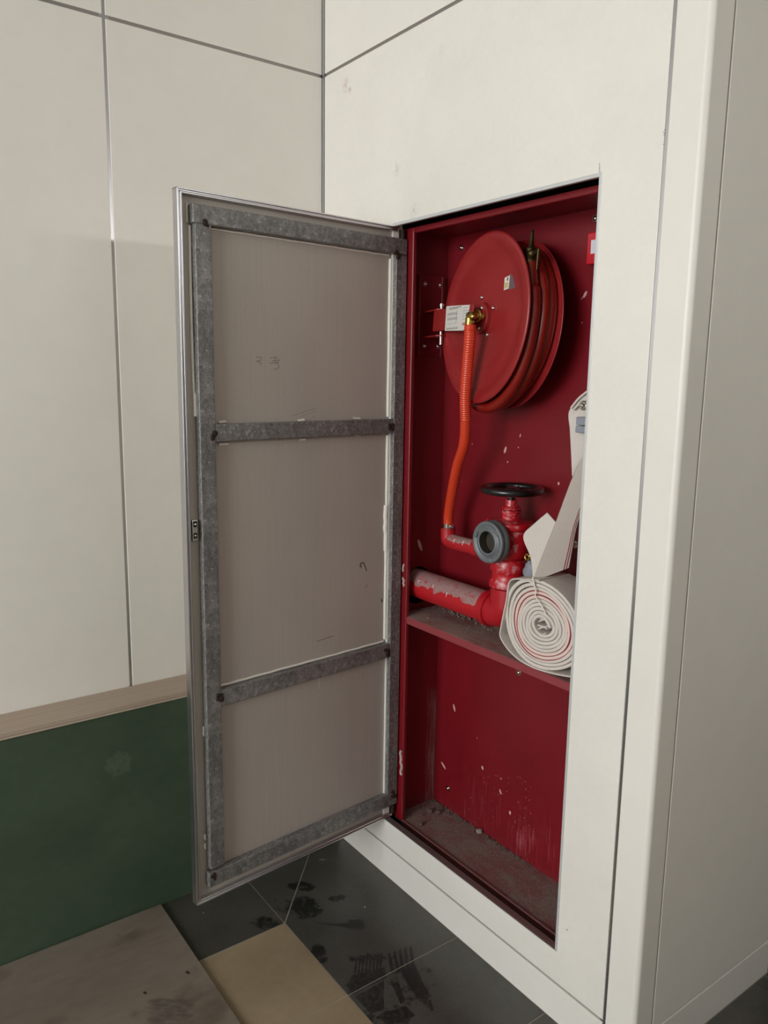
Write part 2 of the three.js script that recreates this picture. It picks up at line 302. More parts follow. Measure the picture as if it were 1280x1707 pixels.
mesh('masonry_core', box(1.02, 1.18, -0.07, CEIL, -2.4, -0.5475), M.farBlue, wallF);
mesh('masonry_core', box(1.02, 3.7, -0.07, CEIL, -2.45, -2.3), M.plain, wallF);
const wallR = struct('wall_side', 'plain wall opposite the left wall', 'wall'); mesh('masonry_core', box(3.4, 3.6, -0.07, CEIL, -2.4, 5.2), M.plain, wallR);
const wallW = struct('wall_front', 'plain wall with the big window', 'wall');
mesh('masonry_core', box(-0.25, WIN.x0, -0.07, CEIL, WIN.z, WIN.z + 0.2), M.plain, wallW);
mesh('masonry_core', box(WIN.x1, 3.6, -0.07, CEIL, WIN.z, WIN.z + 0.2), M.plain, wallW);
mesh('masonry_core', box(WIN.x0, WIN.x1, -0.07, WIN.y0, WIN.z, WIN.z + 0.2), M.plain, wallW);
mesh('masonry_core', box(WIN.x0, WIN.x1, WIN.y1, CEIL, WIN.z, WIN.z + 0.2), M.plain, wallW);
const win = struct('window_1', 'big window in the wall facing the cabinet', 'window');
{
  const z0 = WIN.z + 0.05, z1 = WIN.z + 0.1, n = 3, w = (WIN.x1 - WIN.x0) / n;
  for (let i = 0; i <= n; i++) mesh('mullion', box(WIN.x0 + i * w - 0.02, WIN.x0 + i * w + 0.02, WIN.y0, WIN.y1, z0, z1), M.whiteEdge, win);
  for (const y of [WIN.y0 + 0.02, WIN.y1 - 0.02]) mesh('frame_rail', box(WIN.x0, WIN.x1, y - 0.02, y + 0.02, z0, z1), M.whiteEdge, win);
  for (let i = 0; i < n; i++) mesh('pane', box(WIN.x0 + i * w + 0.02, WIN.x0 + (i + 1) * w - 0.02, WIN.y0 + 0.04, WIN.y1 - 0.04, z0 + 0.02, z0 + 0.024), M.glass, win);
}
// wall lamp
{
  const t = thing('wall_lamp', 'long white strip lamp on the wall opposite the left wall', 'lamp', [LAMP.x, LAMP.y, (LAMP.z0 + LAMP.z1) / 2]);
  const l = LAMP.z1 - LAMP.z0;
  mesh('housing', box(-0.03, 0.04, -0.08, 0.08, -l / 2 - 0.03, l / 2 + 0.03, 0.01), M.whiteEdge, t);
  mesh('light_diffuser', box(-0.06, -0.03, -LAMP.h / 2, LAMP.h / 2, -l / 2, l / 2, 0.01), std({ color: 0xffffff, emissive: 0xfff4e4, emissiveIntensity: 2, roughness: 0.6 }), t);
}

// ------------------------------------------------------------------ green-fronted ledge along the left wall
{
  const t = thing('wall_ledge', 'low boxed ledge with dark green front and tan top along the left wall', 'ledge', [0, 0, 0]);
  const gp = px(200, 1272, 0.114);
  const gt = dataTex(1024, 256, (u, v) => { let q = (nA(u * 16, v * 5, 4) - 0.5) * 16 + (nB(u * 120, v * 40, 2) - 0.5) * 6; const d = Math.hypot(u * 2.6 - gp.z, v * 0.7 - gp.y); if (d < 0.032 * (0.6 + 0.9 * nC(u * 200, v * 60, 3)) && nB(u * 300, v * 90, 2) > 0.3) q += 14; return [66 + q, 83 + q, 65 + q * 0.9]; });
  M.green = phy({ map: gt, roughness: 0.5, clearcoat: 0.08, clearcoatRoughness: 0.5 });
  const D = 0.117, L0 = 0.004, L1 = 2.6, YL = 0.6215;
  mesh('front_panel', uvRect(box(D - 0.016, D - 0.003, 0.0005, YL - 0.018, L0, L1, 0.001), 'ZY', 0, 2.6, 0, 0.7), M.green, t);
  const tt = dataTex(512, 128, (u, v) => { const q = (nA(u * 3, v * 30, 4) - 0.5) * 18 + (nB(u * 20, v * 120, 2) - 0.5) * 8; return [170 + q, 153 + q, 136 + q]; });
  mesh('top_board', uvRect(box(0.0008, D, YL - 0.014, YL, L0, L1, 0.002), 'ZX', 0, 2.6, 0, 0.12), std({ map: tt, roughness: 0.6 }), t);
  mesh('top_nosing', box(D - 0.012, D + 0.002, YL - 0.019, YL - 0.0142, L0, L1, 0.0015), std({ color: 0xb5a695, roughness: 0.6 }), t);
}
// ------------------------------------------------------------------ sheet lying on the floor
{
  const Z0 = 0.604, XA = 0.1195, th = 0.009;
  const bt = canvasTex(1024, 1024, (c, w, h) => {
    const im = c.createImageData(w, h);
    for (let j = 0; j < h; j++) for (let i = 0; i < w; i++) {
      const a = nA(i / 170, j / 170, 4), b = nB(i / 9, j / 30, 3), s = nC(i / 70 + 5, j / 90, 4); let q = (a - 0.5) * 26 + (b - 0.5) * 10; if (s > 0.6) q -= (s - 0.6) * 110;
      const k = 4 * (j * w + i); im.data[k] = 112 + q; im.data[k + 1] = 102 + q; im.data[k + 2] = 90 + q; im.data[k + 3] = 255;
    }
    c.putImageData(im, 0, 0);
    const T2 = (u, v) => { const p = py(u, v, th); return [(p.x - XA) / 1.3 * w, (p.z - Z0) / 1.3 * h]; };
    for (let i = 0; i < 140; i++) { const [X, Y] = T2(250 + rnd() * 70, 1665 + rnd() * 45); c.fillStyle = 'rgba(70,62,56,0.16)'; c.beginPath(); c.ellipse(X, Y, 4 + rnd() * 10, 2 + rnd() * 4, 2.3, 0, 7); c.fill(); }
  });
  bt.flipY = false;
  const s = new THREE.Shape([[XA, Z0], [1.35, Z0 + 0.004], [1.35, 1.9], [XA, 1.9]].map(([x, z]) => new THREE.Vector2(x, -z)));
  for (const [u, v, r] of [[313.5, 1621, 0.0058], [242, 1655, 0.0052]]) { const p = py(u, v, th), h = new THREE.Path(); h.absellipse(p.x, -p.z, r * 1.25, r, 0, 6.2832, true, 0.4); s.holes.push(h); }
  const e = new THREE.ExtrudeGeometry(s, { depth: th - 0.001, bevelEnabled: true, bevelThickness: 0.001, bevelSize: 0.001, bevelOffset: -0.001, bevelSegments: 2, curveSegments: 12 });
  e.rotateX(-Math.PI / 2); uvRect(e, 'XZ', XA, XA + 1.3, Z0, Z0 + 1.3);
  const t = thing('floor_sheet', 'stained brown board with two small holes lying on the floor by the green ledge', 'board', [0, 0.0006, 0]);
  mesh('board', e, std({ map: bt, roughness: 0.75 }), t);
}

// ------------------------------------------------------------------ the red cabinet
const CX0 = 0.34, CX1 = 1.046, CY0 = 0.17, CY1 = 1.868, CZ0 = -0.205, CZ1 = -0.045, th = 0.003;
const cab = thing('hydrant_cabinet', 'open dark red steel fire hydrant cabinet recessed in the cream wall', 'cabinet', [0, 0, 0]);
{
  const base = [121, 17, 28];
  const redCanvas = (w, h, extra) => canvasTex(w, h, (c) => {
    const im = c.createImageData(w, h);
    for (let j = 0; j < h; j++) for (let i = 0; i < w; i++) { const q = (nA(i / 120, j / 120, 3) - 0.5) * 12 + (nB(i / 3, j / 3, 2) - 0.5) * 5, k = 4 * (j * w + i); im.data[k] = base[0] + q; im.data[k + 1] = base[1] + q * 0.3; im.data[k + 2] = base[2] + q * 0.4; im.data[k + 3] = 255; }
    c.putImageData(im, 0, 0); extra(c, w, h);
  });
  // back: paint flecks, chalky runs and dust at the foot where the photograph shows them
  const bw = 720, bh = 1720;
  const backTex = redCanvas(bw, bh, (c) => {
    const q = (u, v) => { const p = pz(u, v, CZ0); return [(p.x - CX0) / (CX1 - CX0) * bw, (CY1 - p.y) / (CY1 - CY0) * bh]; };
    const fleck = (u, v, a, b, rot, al = 0.9) => { const [X, Y] = q(u, v); c.fillStyle = `rgba(226,196,190,${al})`; c.beginPath(); c.ellipse(X, Y, a, b, rot, 0, 7); c.fill(); };
    fleck(975, 491, 4, 9, 0.6); fleck(970, 497, 2, 6, 0.8, 0.6); fleck(842, 750, 4, 10, 0.35); fleck(867, 726, 2, 5, 0.2); fleck(864, 746, 2, 2, 0); fleck(846, 770, 2, 3, 0); fleck(931, 806, 3, 4, 0);
    fleck(787, 740, 2, 3, 0, 0.5); fleck(770, 803, 2, 2, 0, 0.6); fleck(757, 1180, 4, 12, -0.35); fleck(739, 1276, 4, 14, -0.95); fleck(804, 1280, 4, 6, -0.3); fleck(835, 1298, 3, 3, 0, 0.7);
    fleck(834, 1320, 3, 8, -0.5); fleck(850, 1355, 4, 6, 0); fleck(795, 1230, 2, 3, 0, 0.6); fleck(970, 538, 2, 2, 0);
    for (let i = 0; i < 60; i++) fleck(775 + rnd() * 110, 1290 + rnd() * 90, 0.7 + rnd() * 1.4, 0.8 + rnd() * 2, rnd(), 0.45);
    for (let i = 0; i < 90; i++) { const u = 770 + rnd() * 160, v = 1338 + (u - 770) * 0.55 - rnd() * 62, [X, Y] = q(u, v); c.fillStyle = `rgba(190,150,150,${0.05 + rnd() * 0.12})`; c.fillRect(X, Y, 1 + rnd() * 3, 30 + rnd() * 60); }
    for (let i = 0; i < 40; i++) { const u = 860 + rnd() * 32, v = 1375 + rnd() * 30, [X, Y] = q(u, v); c.fillStyle = 'rgba(200,165,162,0.12)'; c.fillRect(X, Y, 3 + rnd() * 3, 18 + rnd() * 40); }
    for (let i = 0; i < 700; i++) { const X = rnd() * bw, k = rnd() * rnd(); c.fillStyle = `rgba(120,100,92,${0.12 + rnd() * 0.2})`; c.fillRect(X, bh - 4 - k * 34, 1 + rnd() * 4, 1 + rnd() * 3); }
  });
  const gb = uvRect(box(CX0, CX1, CY0, CY1, CZ0 - th, CZ0), 'XY', CX0, CX1, CY0, CY1);
  const redMat = (t) => phy({ map: t, roughness: 0.4, clearcoat: 0.25, clearcoatRoughness: 0.3 });
  mesh('back_panel', gb, redMat(backTex), cab);
  const sideTex = redCanvas(170, 1720, (c, w, h) => {
    const q = (u, v) => { const p = px(u, v, CX0); return [(p.z - CZ0) / (CZ1 - CZ0) * w, (CY1 - p.y) / (CY1 - CY0) * h]; };
    const [X, Y] = q(700, 909); c.fillStyle = 'rgba(205,190,190,0.9)'; c.beginPath(); c.ellipse(X, Y, 6, 20, 0.45, 0, 7); c.fill();
    for (let i = 0; i < 260; i++) { const k = rnd(), a = Math.pow(rnd(), 1.6); c.fillStyle = `rgba(150,128,124,${0.05 + 0.12 * rnd()})`; c.fillRect(a * 34, h - 30 - k * 360, 2 + rnd() * 7, 20 + rnd() * 70); }
    for (let i = 0; i < 300; i++) { c.fillStyle = 'rgba(110,92,80,0.3)'; c.fillRect(rnd() * w, h - 3 - rnd() * rnd() * 42, 2 + rnd() * 5, 1 + rnd() * 4); }
  });
  { // left side, cut out for the supply pipe
    const s = new THREE.Shape([[CZ0, CY0], [CZ1, CY0], [CZ1, CY1], [CZ0, CY1]].map((p) => new THREE.Vector2(...p))), h = new THREE.Path(); h.absellipse(-0.122, 0.879, 0.053, 0.056, 0, 6.2832, true); s.holes.push(h);
    const e = new THREE.ExtrudeGeometry(s, { depth: th, bevelEnabled: false, curveSegments: 24 }); e.rotateY(-Math.PI / 2); e.translate(CX0, 0, 0);
    mesh('side_panel', uvRect(e, 'ZY', CZ0, CZ1, CY0, CY1), redMat(sideTex), cab);
  }
  mesh('side_panel', box(CX1, CX1 + th, CY0, CY1, CZ0, CZ1), M.red, cab);
  mesh('top_panel', box(CX0, CX1, CY1, CY1 + th, CZ0, CZ1), M.red, cab);
  const dustTex = (s, D) => redCanvas(1024, 256, (c, w, h) => {
    const im = c.getImageData(0, 0, w, h);
    for (let j = 0; j < h; j++) for (let i = 0; i < w; i++) { const k = 4 * (j * w + i), a = nC(i / 90 + s, j / 50 + s, 4), b = nB(i / 4, j / 4, 3); const d = Math.min(0.97, 0.86 + (a - 0.5) * 0.7 + (b - 0.5) * 0.3); const dc = [D[0] + (b - 0.5) * 44, D[1] + (b - 0.5) * 40, D[2] + (b - 0.5) * 36]; for (let n = 0; n < 3; n++) im.data[k + n] = im.data[k + n] * (1 - d) + dc[n] * d; }
    c.putImageData(im, 0, 0);
    c.strokeStyle = 'rgba(150,132,124,0.4)'; c.lineWidth = 3; for (let i = 0; i < 5; i++) { const X = rnd() * w; c.beginPath(); c.moveTo(X, rnd() * h); c.lineTo(X + 60 + rnd() * 90, rnd() * h); c.stroke(); }
  });
  M.dustFloor = std({ map: dustTex(1, [124, 110, 101]), roughness: 0.9 }); M.dustShelf = std({ map: dustTex(7, [152, 136, 126]), roughness: 0.9 });
  mesh('bottom_panel', uvRect(box(CX0, CX1, CY0 - th, CY0, CZ0, CZ1), 'XZ', CX0, CX1, CZ0, CZ1), M.dustFloor, cab);
  // folded front rim
  const RI = 0.0125;
  mesh('front_rim', box(CX0 - th, 0.3845, CY0 - 0.004, CY1 + th, CZ1 - RI, CZ1, 0.004), M.red, cab);
  mesh('front_rim', box(1.002, CX1 + th, CY0 - 0.004, CY1 + th, CZ1 - RI, CZ1, 0.004), M.red, cab);
  mesh('front_rim', box(0.3805, 1.006, 1.8565, CY1 + th, CZ1 - RI, CZ1, 0.004), M.red, cab);
  mesh('front_rim', box(0.3805, 1.006, CY0 - 0.024, CY0 + 0.0045, CZ1 - 0.006, CZ1, 0.002), std({ color: 0x7a4a48, roughness: 0.8 }), cab);
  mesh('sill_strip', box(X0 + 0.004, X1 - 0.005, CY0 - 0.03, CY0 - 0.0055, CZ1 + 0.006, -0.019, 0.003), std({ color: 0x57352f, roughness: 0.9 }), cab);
  // shelf with folded lip
  const SY = 0.806;
  const sh = mesh('shelf', uvRect(box(CX0 + 0.001, CX1 - 0.001, SY - 0.004, SY, CZ0 + 0.001, -0.05, 0.001), 'XZ', CX0, CX1, CZ0, CZ1), M.dustShelf, cab);
  mesh('shelf_lip', box(CX0 + 0.001, CX1 - 0.001, SY - 0.021, SY - 0.0005, -0.052, -0.048, 0.0015), std({ color: 0x8d3a40, roughness: 0.6 }), sh);
  // fixing screws on the back and the pipe hole collar
  const screw = (x, y, z, ny) => { const g = merge([cylZ(0.0085, 0.0085, 0.0015, 20).translate(0, 0, 0.0008), lathe([[0, 0.006], [0.003, 0.0055], [0.0052, 0.0035], [0.0058, 0.001]], 16).rotateX(Math.PI / 2)]); const m = mesh('screw', g, M.chrome, cab); m.position.set(x, y, z); };
  for (const [u, v] of [[769, 413], [865, 1121], [747, 1314], [993, 364]]) { const p = pz(u, v, CZ0); screw(p.x, p.y, CZ0, 0); }
  // rolled sealant smears on the left rim
  const smear = (u0, v0, v1, w) => { const pts = []; for (let i = 0; i <= 8; i++) { const v = v0 + (v1 - v0) * i / 8; const p = pz(u0 + (rnd() - 0.5) * 2.5, v, CZ1 + 0.001); pts.push(p); } const g = tube(pts, w, 24, 8); mesh('sealant_smear', g, std({ color: 0xb9a3a0, roughness: 0.8 }), cab); };
  smear(668.5, 1250, 1292, 0.0042); smear(672.5, 940, 953, 0.0025); smear(673, 962, 978, 0.003);
}
// ------------------------------------------------------------------ hatch (open door) - built in its own frame: s along the width from the hinge, y up, n out of the inner face
{
  const Hp = V(0.3598, 0, -0.022), dS = V(0.0837, 0, 0.9965).normalize(), dN = V(dS.z, 0, -dS.x);
  const hatch = thing('access_hatch', 'open wall hatch with grey-brown back sheet, galvanised tube bracing and aluminium edge', 'door', [Hp.x, 0, Hp.z]);
  hatch.rotation.y = Math.atan2(dS.x, dS.z);      // local z = s, local x = n
  const PL = (n) => dN.dot(Hp) + n;
  const loc = (u, v, n) => { const p = hit(u, v, dN, PL(n)); const r = p.clone().sub(Hp); return V(n, p.y, r.dot(dS)); };
  const Y0 = 0.183, Y1 = 1.8725, S0 = 0.004, S1 = 0.6405, SH = -0.014;
  // outer cream panel (seen from the other side) and inner sheet with pencil marks
  mesh('outer_panel', uvm(box(SH - 0.0075, SH - 0.0026, Y0 + 0.002, Y1 - 0.002, S0 + 0.002, S1 - 0.002, 0.001)), M.panel, hatch);
  const sw = 760, shh = 2000;
  const sheetTex = canvasTex(sw, shh, (c) => {
    const im = c.createImageData(sw, shh);
    for (let j = 0; j < shh; j++) for (let i = 0; i < sw; i++) { const q = (nA(i / 200, j / 260, 3) - 0.5) * 10 + (nB(i / 3.2, j / 160, 3) - 0.5) * 7 + (nC(i / 2.5, j / 2.5, 1) - 0.5) * 4, k = 4 * (j * sw + i); im.data[k] = 176 + q; im.data[k + 1] = 169 + q; im.data[k + 2] = 160 + q; im.data[k + 3] = 255; }
    c.putImageData(im, 0, 0);
    const q = (u, v) => { const p = loc(u, v, SH); return [(1 - (p.z - S0) / (S1 - S0)) * sw, (Y1 - p.y) / (Y1 - Y0) * shh]; };
    const line = (pts, col, w) => { c.strokeStyle = col; c.lineWidth = w; c.beginPath(); pts.forEach(([u, v], i) => { const [X, Y] = q(u, v); i ? c.lineTo(X, Y) : c.moveTo(X, Y); }); c.stroke(); };
    const pen = 'rgba(92,82,76,0.75)';
    line([[427, 595], [435, 596], [434, 601], [428, 602], [435, 605], [434, 609]], pen, 1.6); line([[450, 597], [464, 596]], pen, 1.5); line([[453, 602], [466, 600], [461, 607]], pen, 1.5); line([[449, 606], [463, 604], [465, 613], [457, 616]], pen, 1.5); line([[459, 594], [458, 606]], pen, 1.5);
    line([[487, 693], [525, 681]], 'rgba(105,95,88,0.5)', 1.5); line([[500, 695], [528, 685]], 'rgba(105,95,88,0.4)', 1.3); line([[528, 1069], [556, 1060]], 'rgba(70,62,56,0.8)', 1.6);
    line([[600, 945], [601, 939], [606, 938], [609, 945], [611, 952]], 'rgba(40,30,26,0.9)', 3.2); line([[602, 947], [602, 942]], 'rgba(40,30,26,0.9)', 3); line([[636, 998], [637, 1004]], 'rgba(50,38,32,0.9)', 5); line([[608, 979], [614, 974]], 'rgba(90,80,74,0.5)', 3);
    c.fillStyle = 'rgba(60,48,42,0.7)'; for (const [u, v] of [[605, 1128], [522, 694], [604, 1132]]) { const [X, Y] = q(u, v); c.fillRect(X, Y, 2.5, 3); }
    line([[531, 1131], [532, 1148]], 'rgba(215,208,198,0.95)', 2.6);
  });
  const gs = box(SH - 0.0025, SH, Y0 + 0.003, Y1 - 0.003, S0 + 0.003, S1 - 0.003);
  uvRect(gs, 'ZY', S1, S0, Y0, Y1);
  mesh('back_sheet', gs, std({ map: sheetTex, roughness: 0.55 }), hatch);
  // aluminium edge profile: outer lip, groove, inner bead
  const trimSide = (s, dir) => merge([box(SH - 0.008, 0, Y0, Y1, s, s + dir * 0.0035, 0.0008), box(SH - 0.002, -0.0035, Y0 + 0.003, Y1 - 0.003, s + dir * 0.0033, s + dir * 0.0068, 0.0006), box(SH - 0.002, -0.0005, Y0 + 0.006, Y1 - 0.006, s + dir * 0.0066, s + dir * 0.0125, 0.0025)]);
  const trimEnd = (y, dir) => merge([box(SH - 0.008, 0, y, y + dir * 0.0035, S0, S1, 0.0008), box(SH - 0.002, -0.0035, y + dir * 0.0033, y + dir * 0.0068, S0 + 0.003, S1 - 0.003, 0.0006), box(SH - 0.002, -0.0005, y + dir * 0.0066, y + dir * 0.0125, S0 + 0.006, S1 - 0.006, 0.0025)]);
  mesh('edge_profile', trimSide(S1, -1), M.alu, hatch); 
  mesh('edge_profile', trimEnd(Y1, -1), M.alu, hatch); mesh('edge_profile', trimEnd(Y0, 1), M.alu, hatch);
  // galvanised square tubes
  const tb = (n1, y0, y1, s0, s1) => uvm(box(SH, n1, y0, y1, s0, s1, 0.0025));
  const N = 0.006;
  mesh('frame_tube', tb(N, 0.2685, 1.8035, 0.5635, 0.6035), M.galv, hatch);     // free-side upright
  mesh('frame_tube', tb(N, 0.2605, 1.8015, -0.0185, 0.0195), M.galv, hatch);    // hinge-side upright
  mesh('frame_tube', tb(N, 1.8025, 1.843, -0.0185, 0.6075), M.galv, hatch);     // top
  mesh('frame_tube', tb(N, 0.2205, 0.2605, -0.0185, 0.6075), M.galv, hatch);    // bottom
  mesh('frame_tube', tb(N - 0.0005, 1.3295, 1.3695, 0.0192, 0.5638), M.galv, hatch);
  mesh('frame_tube', tb(N - 0.0005, 0.688, 0.7295, 0.0192, 0.5638), M.galv, hatch);
  // open ends of the tubes: dark mouths at the free corners, weld spots
  const weld = (u, v, r, n) => { const gs2 = []; for (let i = 0; i < n; i++) { const p = loc(u + (rnd() - 0.5) * r * 2, v + (rnd() - 0.5) * r * 2.6, N + 0.0005); gs2.push(new THREE.SphereGeometry(0.003 + rnd() * 0.004, 8, 6).scale(0.45, 1, 1).translate(p.x, p.y, p.z)); } mesh('weld_spot', merge(gs2), M.weld, hatch); };
  weld(357, 726, 4, 10); weld(652, 711, 3.5, 9); weld(367, 1163, 4.5, 13); weld(645, 1088, 3.5, 8); weld(345, 373, 3, 5); weld(663, 424, 5, 8); weld(656, 1324, 4, 7); weld(358, 1461, 4, 6);
  // sealant beads along the tubes
  const bead = (pts, r, seg = 40) => { const c = new THREE.CatmullRomCurve3(pts); const g = new THREE.TubeGeometry(c, seg, r, 8, false); mesh('sealant_bead', g, M.sealant, hatch); };
  const wob = (s0, s1, y0, y1, n, a) => { const o = []; for (let i = 0; i <= n; i++) { const t = i / n; o.push(V(SH + 0.001, y0 + (y1 - y0) * t + (y0 === y1 ? 0 : 0) + (s0 !== s1 ? (rnd() - 0.5) * a : 0), s0 + (s1 - s0) * t + (s0 === s1 ? (rnd() - 0.5) * a : 0))); } return o; };
  bead(wob(0.025, 0.025, 1.79, 1.375, 14, 0.001), 0.0052); bead(wob(0.025, 0.025, 1.324, 0.74, 18, 0.0016), 0.005);
  bead(wob(0.0275, 0.0275, 1.13, 1.0, 8, 0.004), 0.007, 30);
  bead(wob(0.03, 0.555, 1.799, 1.7995, 30, 0.001), 0.0026, 60); bead(wob(0.03, 0.555, 0.733, 0.7335, 22, 0.0015), 0.003, 60);
  bead([[315.5, 376], [316.5, 430], [318, 500], [320, 570], [322, 630], [323.5, 662]].map(([u, v]) => loc(u, v, SH + 0.001)), 0.0036); bead([[324, 655], [325, 675], [325.5, 694]].map(([u, v]) => loc(u, v, SH + 0.001)), 0.0052, 12);
  bead(wob(0.612, 0.612, 1.845, 1.805, 4, 0.001), 0.002, 10);
  for (const [u0, v0, u1, v1] of [[364, 704, 376, 703], [495, 702, 507, 700], [587, 697, 600, 698], [364, 741, 380, 740], [498, 733, 509, 732], [590, 726, 600, 725]]) { const a = loc(u0, v0, SH + 0.001), b = loc(u1, v1, SH + 0.001), m = a.clone().lerp(b, 0.5); bead([a, m, b], 0.0032, 8); }
  for (const v of [835, 846, 1055, 1215, 1222, 1395, 1410]) { const p = loc(336 + (v - 835) * 0.011, v, SH + 0.001); bead([V(p.x, p.y - 0.007, p.z), V(p.x, p.y, p.z + 0.002), V(p.x, p.y + 0.008, p.z)], 0.0032, 8); }
  // latch set in the free edge
  const lt = mesh('latch', (() => { const a = loc(323, 884, -0.002); return box(-0.012, 0.002, a.y - 0.024, a.y + 0.024, 0.613, 0.6255, 0.0015); })(), M.chrome, hatch);
  for (const v of [874, 893]) { const a = loc(323, v, 0); const s = mesh('latch_socket', box(-0.002, 0.0026, a.y - 0.0068, a.y + 0.0068, 0.6145, 0.624, 0.0008), M.black, lt); mesh('latch_pin', new THREE.SphereGeometry(0.0026, 10, 8).translate(0.0028, a.y, 0.619), M.chrome, lt); }
  // hinge pins at the top and bottom
  for (const y of [1.853, 0.207]) { const hn = mesh('hinge_pin', new THREE.CylinderGeometry(0.0075, 0.0075, 0.03, 18).translate(-0.004, y, -0.008), M.weld, hatch); }
  mesh('hinge_plate', box(SH, -0.002, 1.843, 1.868, -0.016, 0.0035, 0.002), M.weld, hatch);
  mesh('hinge_plate', box(SH, -0.002, 0.188, 0.2205, -0.016, 0.0035, 0.002), M.weld, hatch);
}

// ------------------------------------------------------------------ hose reel
const RC = V(0.633, 1.6258, -0.065), RA = 0.2298, RB = 0.0633;
const rN = V(-Math.sin(RA) * Math.cos(RB), Math.sin(RB), Math.cos(RA) * Math.cos(RB)), rU = V(Math.cos(RA), 0, Math.sin(RA)), rW = rN.clone().cross(rU);
const reelMatrix = new THREE.Matrix4().makeBasis(rU, rW, rN);
function inReel(g) { g.quaternion.setFromRotationMatrix(reelMatrix); g.position.copy(RC); return g; }
const rl = (u, v, n) => { const p = hit(u, v, rN, rN.dot(RC) + n).sub(RC); return V(p.dot(rU), p.dot(rW), n); };
const toReel = (p) => { const r = p.clone().sub(RC); return V(r.dot(rU), r.dot(rW), r.dot(rN)); };
{
  const reel = inReel(thing('hose_reel', 'round red hose reel with two discs on a swing arm', 'hose reel'));
  const scuff = canvasTex(768, 768, (c, w, h) => {
    const im = c.createImageData(w, h);
    for (let j = 0; j < h; j++) for (let i = 0; i < w; i++) { const q = (nA(i / 120, j / 120, 4) - 0.5) * 16 + (nB(i / 4, j / 4, 2) - 0.5) * 5, k = 4 * (j * w + i); im.data[k] = 148 + q; im.data[k + 1] = 33 + q * 0.4; im.data[k + 2] = 36 + q * 0.5; im.data[k + 3] = 255; }
    c.putImageData(im, 0, 0); c.lineWidth = 4;
    for (let i = 0; i < 26; i++) { c.strokeStyle = `rgba(205,110,104,${0.05 + rnd() * 0.1})`; const r = 60 + rnd() * 250, a = rnd() * 6.28; c.beginPath(); c.arc(w / 2 + (rnd() - 0.5) * 40, h / 2 + (rnd() - 0.5) * 40, r, a, a + 0.4 + rnd() * 1.2); c.stroke(); }
  });
  M.disc = phy({ map: scuff, roughness: 0.4, clearcoat: 0.3, clearcoatRoughness: 0.3 });
  const discProfile = (k) => [[0.0002, -0.0105 * k], [0.05, -0.0105 * k], [0.15, -0.0085 * k], [0.171, -0.0075 * k], [0.176, -0.0025 * k], [0.198, 0], [0.2035, -0.0008 * k], [0.2065, -0.0035 * k], [0.2055, -0.0065 * k], [0.2025, -0.0045 * k], [0.198, -0.0025 * k], [0.176, -0.005 * k], [0.171, -0.0098 * k], [0.15, -0.0108 * k], [0.0002, -0.0128 * k]];
  const disc = (k) => { const pts = discProfile(k); if (k < 0) pts.reverse(); const g = lathe(pts, 96).rotateX(Math.PI / 2); return uvRect(g, 'XY', -0.21, 0.21, -0.21, 0.21); };
  mesh('front_disc', disc(1), M.disc, reel);
  const bd = mesh('rear_disc', disc(-1), M.disc, reel); bd.position.z = -0.0985; bd.position.y = -0.007;
  const dr = cylZ(0.115, 0.115, 0.07, 48); mesh('drum', dr.translate(0, 0, -0.051), M.red, reel);
  // hub plate, bolts
  const hubP = rl(798, 530, 0.0015);
  const hub = lathe([[0.0385, -0.004], [0.0385, 0.009], [0.037, 0.011], [0.0002, 0.011]], 48).rotateX(Math.PI / 2).translate(hubP.x, hubP.y, -0.0095);
  mesh('hub_plate', hub, M.reelRed, reel);
  const bolt = (p) => { const g = merge([cylZ(0.0056, 0.0056, 0.0012, 14), lathe([[0, 0.0042], [0.0025, 0.0038], [0.0041, 0.002], [0.0044, 0]], 14).rotateX(Math.PI / 2)]); const m = mesh('bolt', g, M.chrome, reel); m.position.copy(p); };
  for (const [u, v] of [[803, 496], [821.5, 513.5], [787, 513], [812, 558]]) bolt(rl(u, v, -0.009));
  for (const [u, v] of [[803, 513.5], [799, 547]]) bolt(rl(u, v, 0.0025));
  // torn sticker
  { const a = [[841.5, 463], [850, 459], [848, 481], [840, 484]], b = [[850, 458], [862.5, 449.5], [862, 479], [848, 483]];
    const poly = (pts, n, mat, name) => { const P = pts.map(([u, v]) => rl(u, v, n)); const s = new THREE.Shape(P.map((p) => new THREE.Vector2(p.x, p.y))); const e = new THREE.ExtrudeGeometry(s, { depth: 0.0006, bevelEnabled: false }); e.translate(0, 0, n); return mesh(name, uvm(e), mat, reel); };
    poly(b, -0.0092, std({ color: 0x6d5560, roughness: 0.6 }), 'sticker_backing'); 
    const st = canvasTex(64, 160, (c, w, h) => { c.fillStyle = '#e6dccb'; c.fillRect(0, 0, w, h); c.fillStyle = '#c9b877'; c.fillRect(8, 74, 46, 68); c.fillStyle = '#5d6670'; c.fillRect(30, 18, 20, 38); c.fillStyle = '#9fa5a5'; for (let i = 0; i < 6; i++) c.fillRect(10, 84 + i * 9, 40, 2); });
    const m = poly(a, -0.008, std({ map: st, roughness: 0.6 }), 'sticker'); const p = m.geometry.attributes.position; m.geometry.computeBoundingBox(); const bb = m.geometry.boundingBox; uvRect(m.geometry, 'XY', bb.min.x, bb.max.x, bb.min.y, bb.max.y);
  }
  // swing arm in front of the disc, with the instruction plate
  const AN = 0.030, aL = rl(722.5, 530, AN).x, aR = rl(787, 530, AN).x, yc = rl(760, 530, AN).y;
  const arm = mesh('swing_arm', merge([box(aL, aR, yc - 0.0275, yc + 0.0275, AN - 0.004, AN, 0.0012), box(aL, aL + 0.004, yc - 0.0275, yc + 0.0275, AN - 0.03, AN - 0.001, 0.001), box(aR - 0.03, aR - 0.026, yc - 0.02, yc + 0.02, -0.008, AN - 0.001, 0.001)]), M.reelRed, reel);
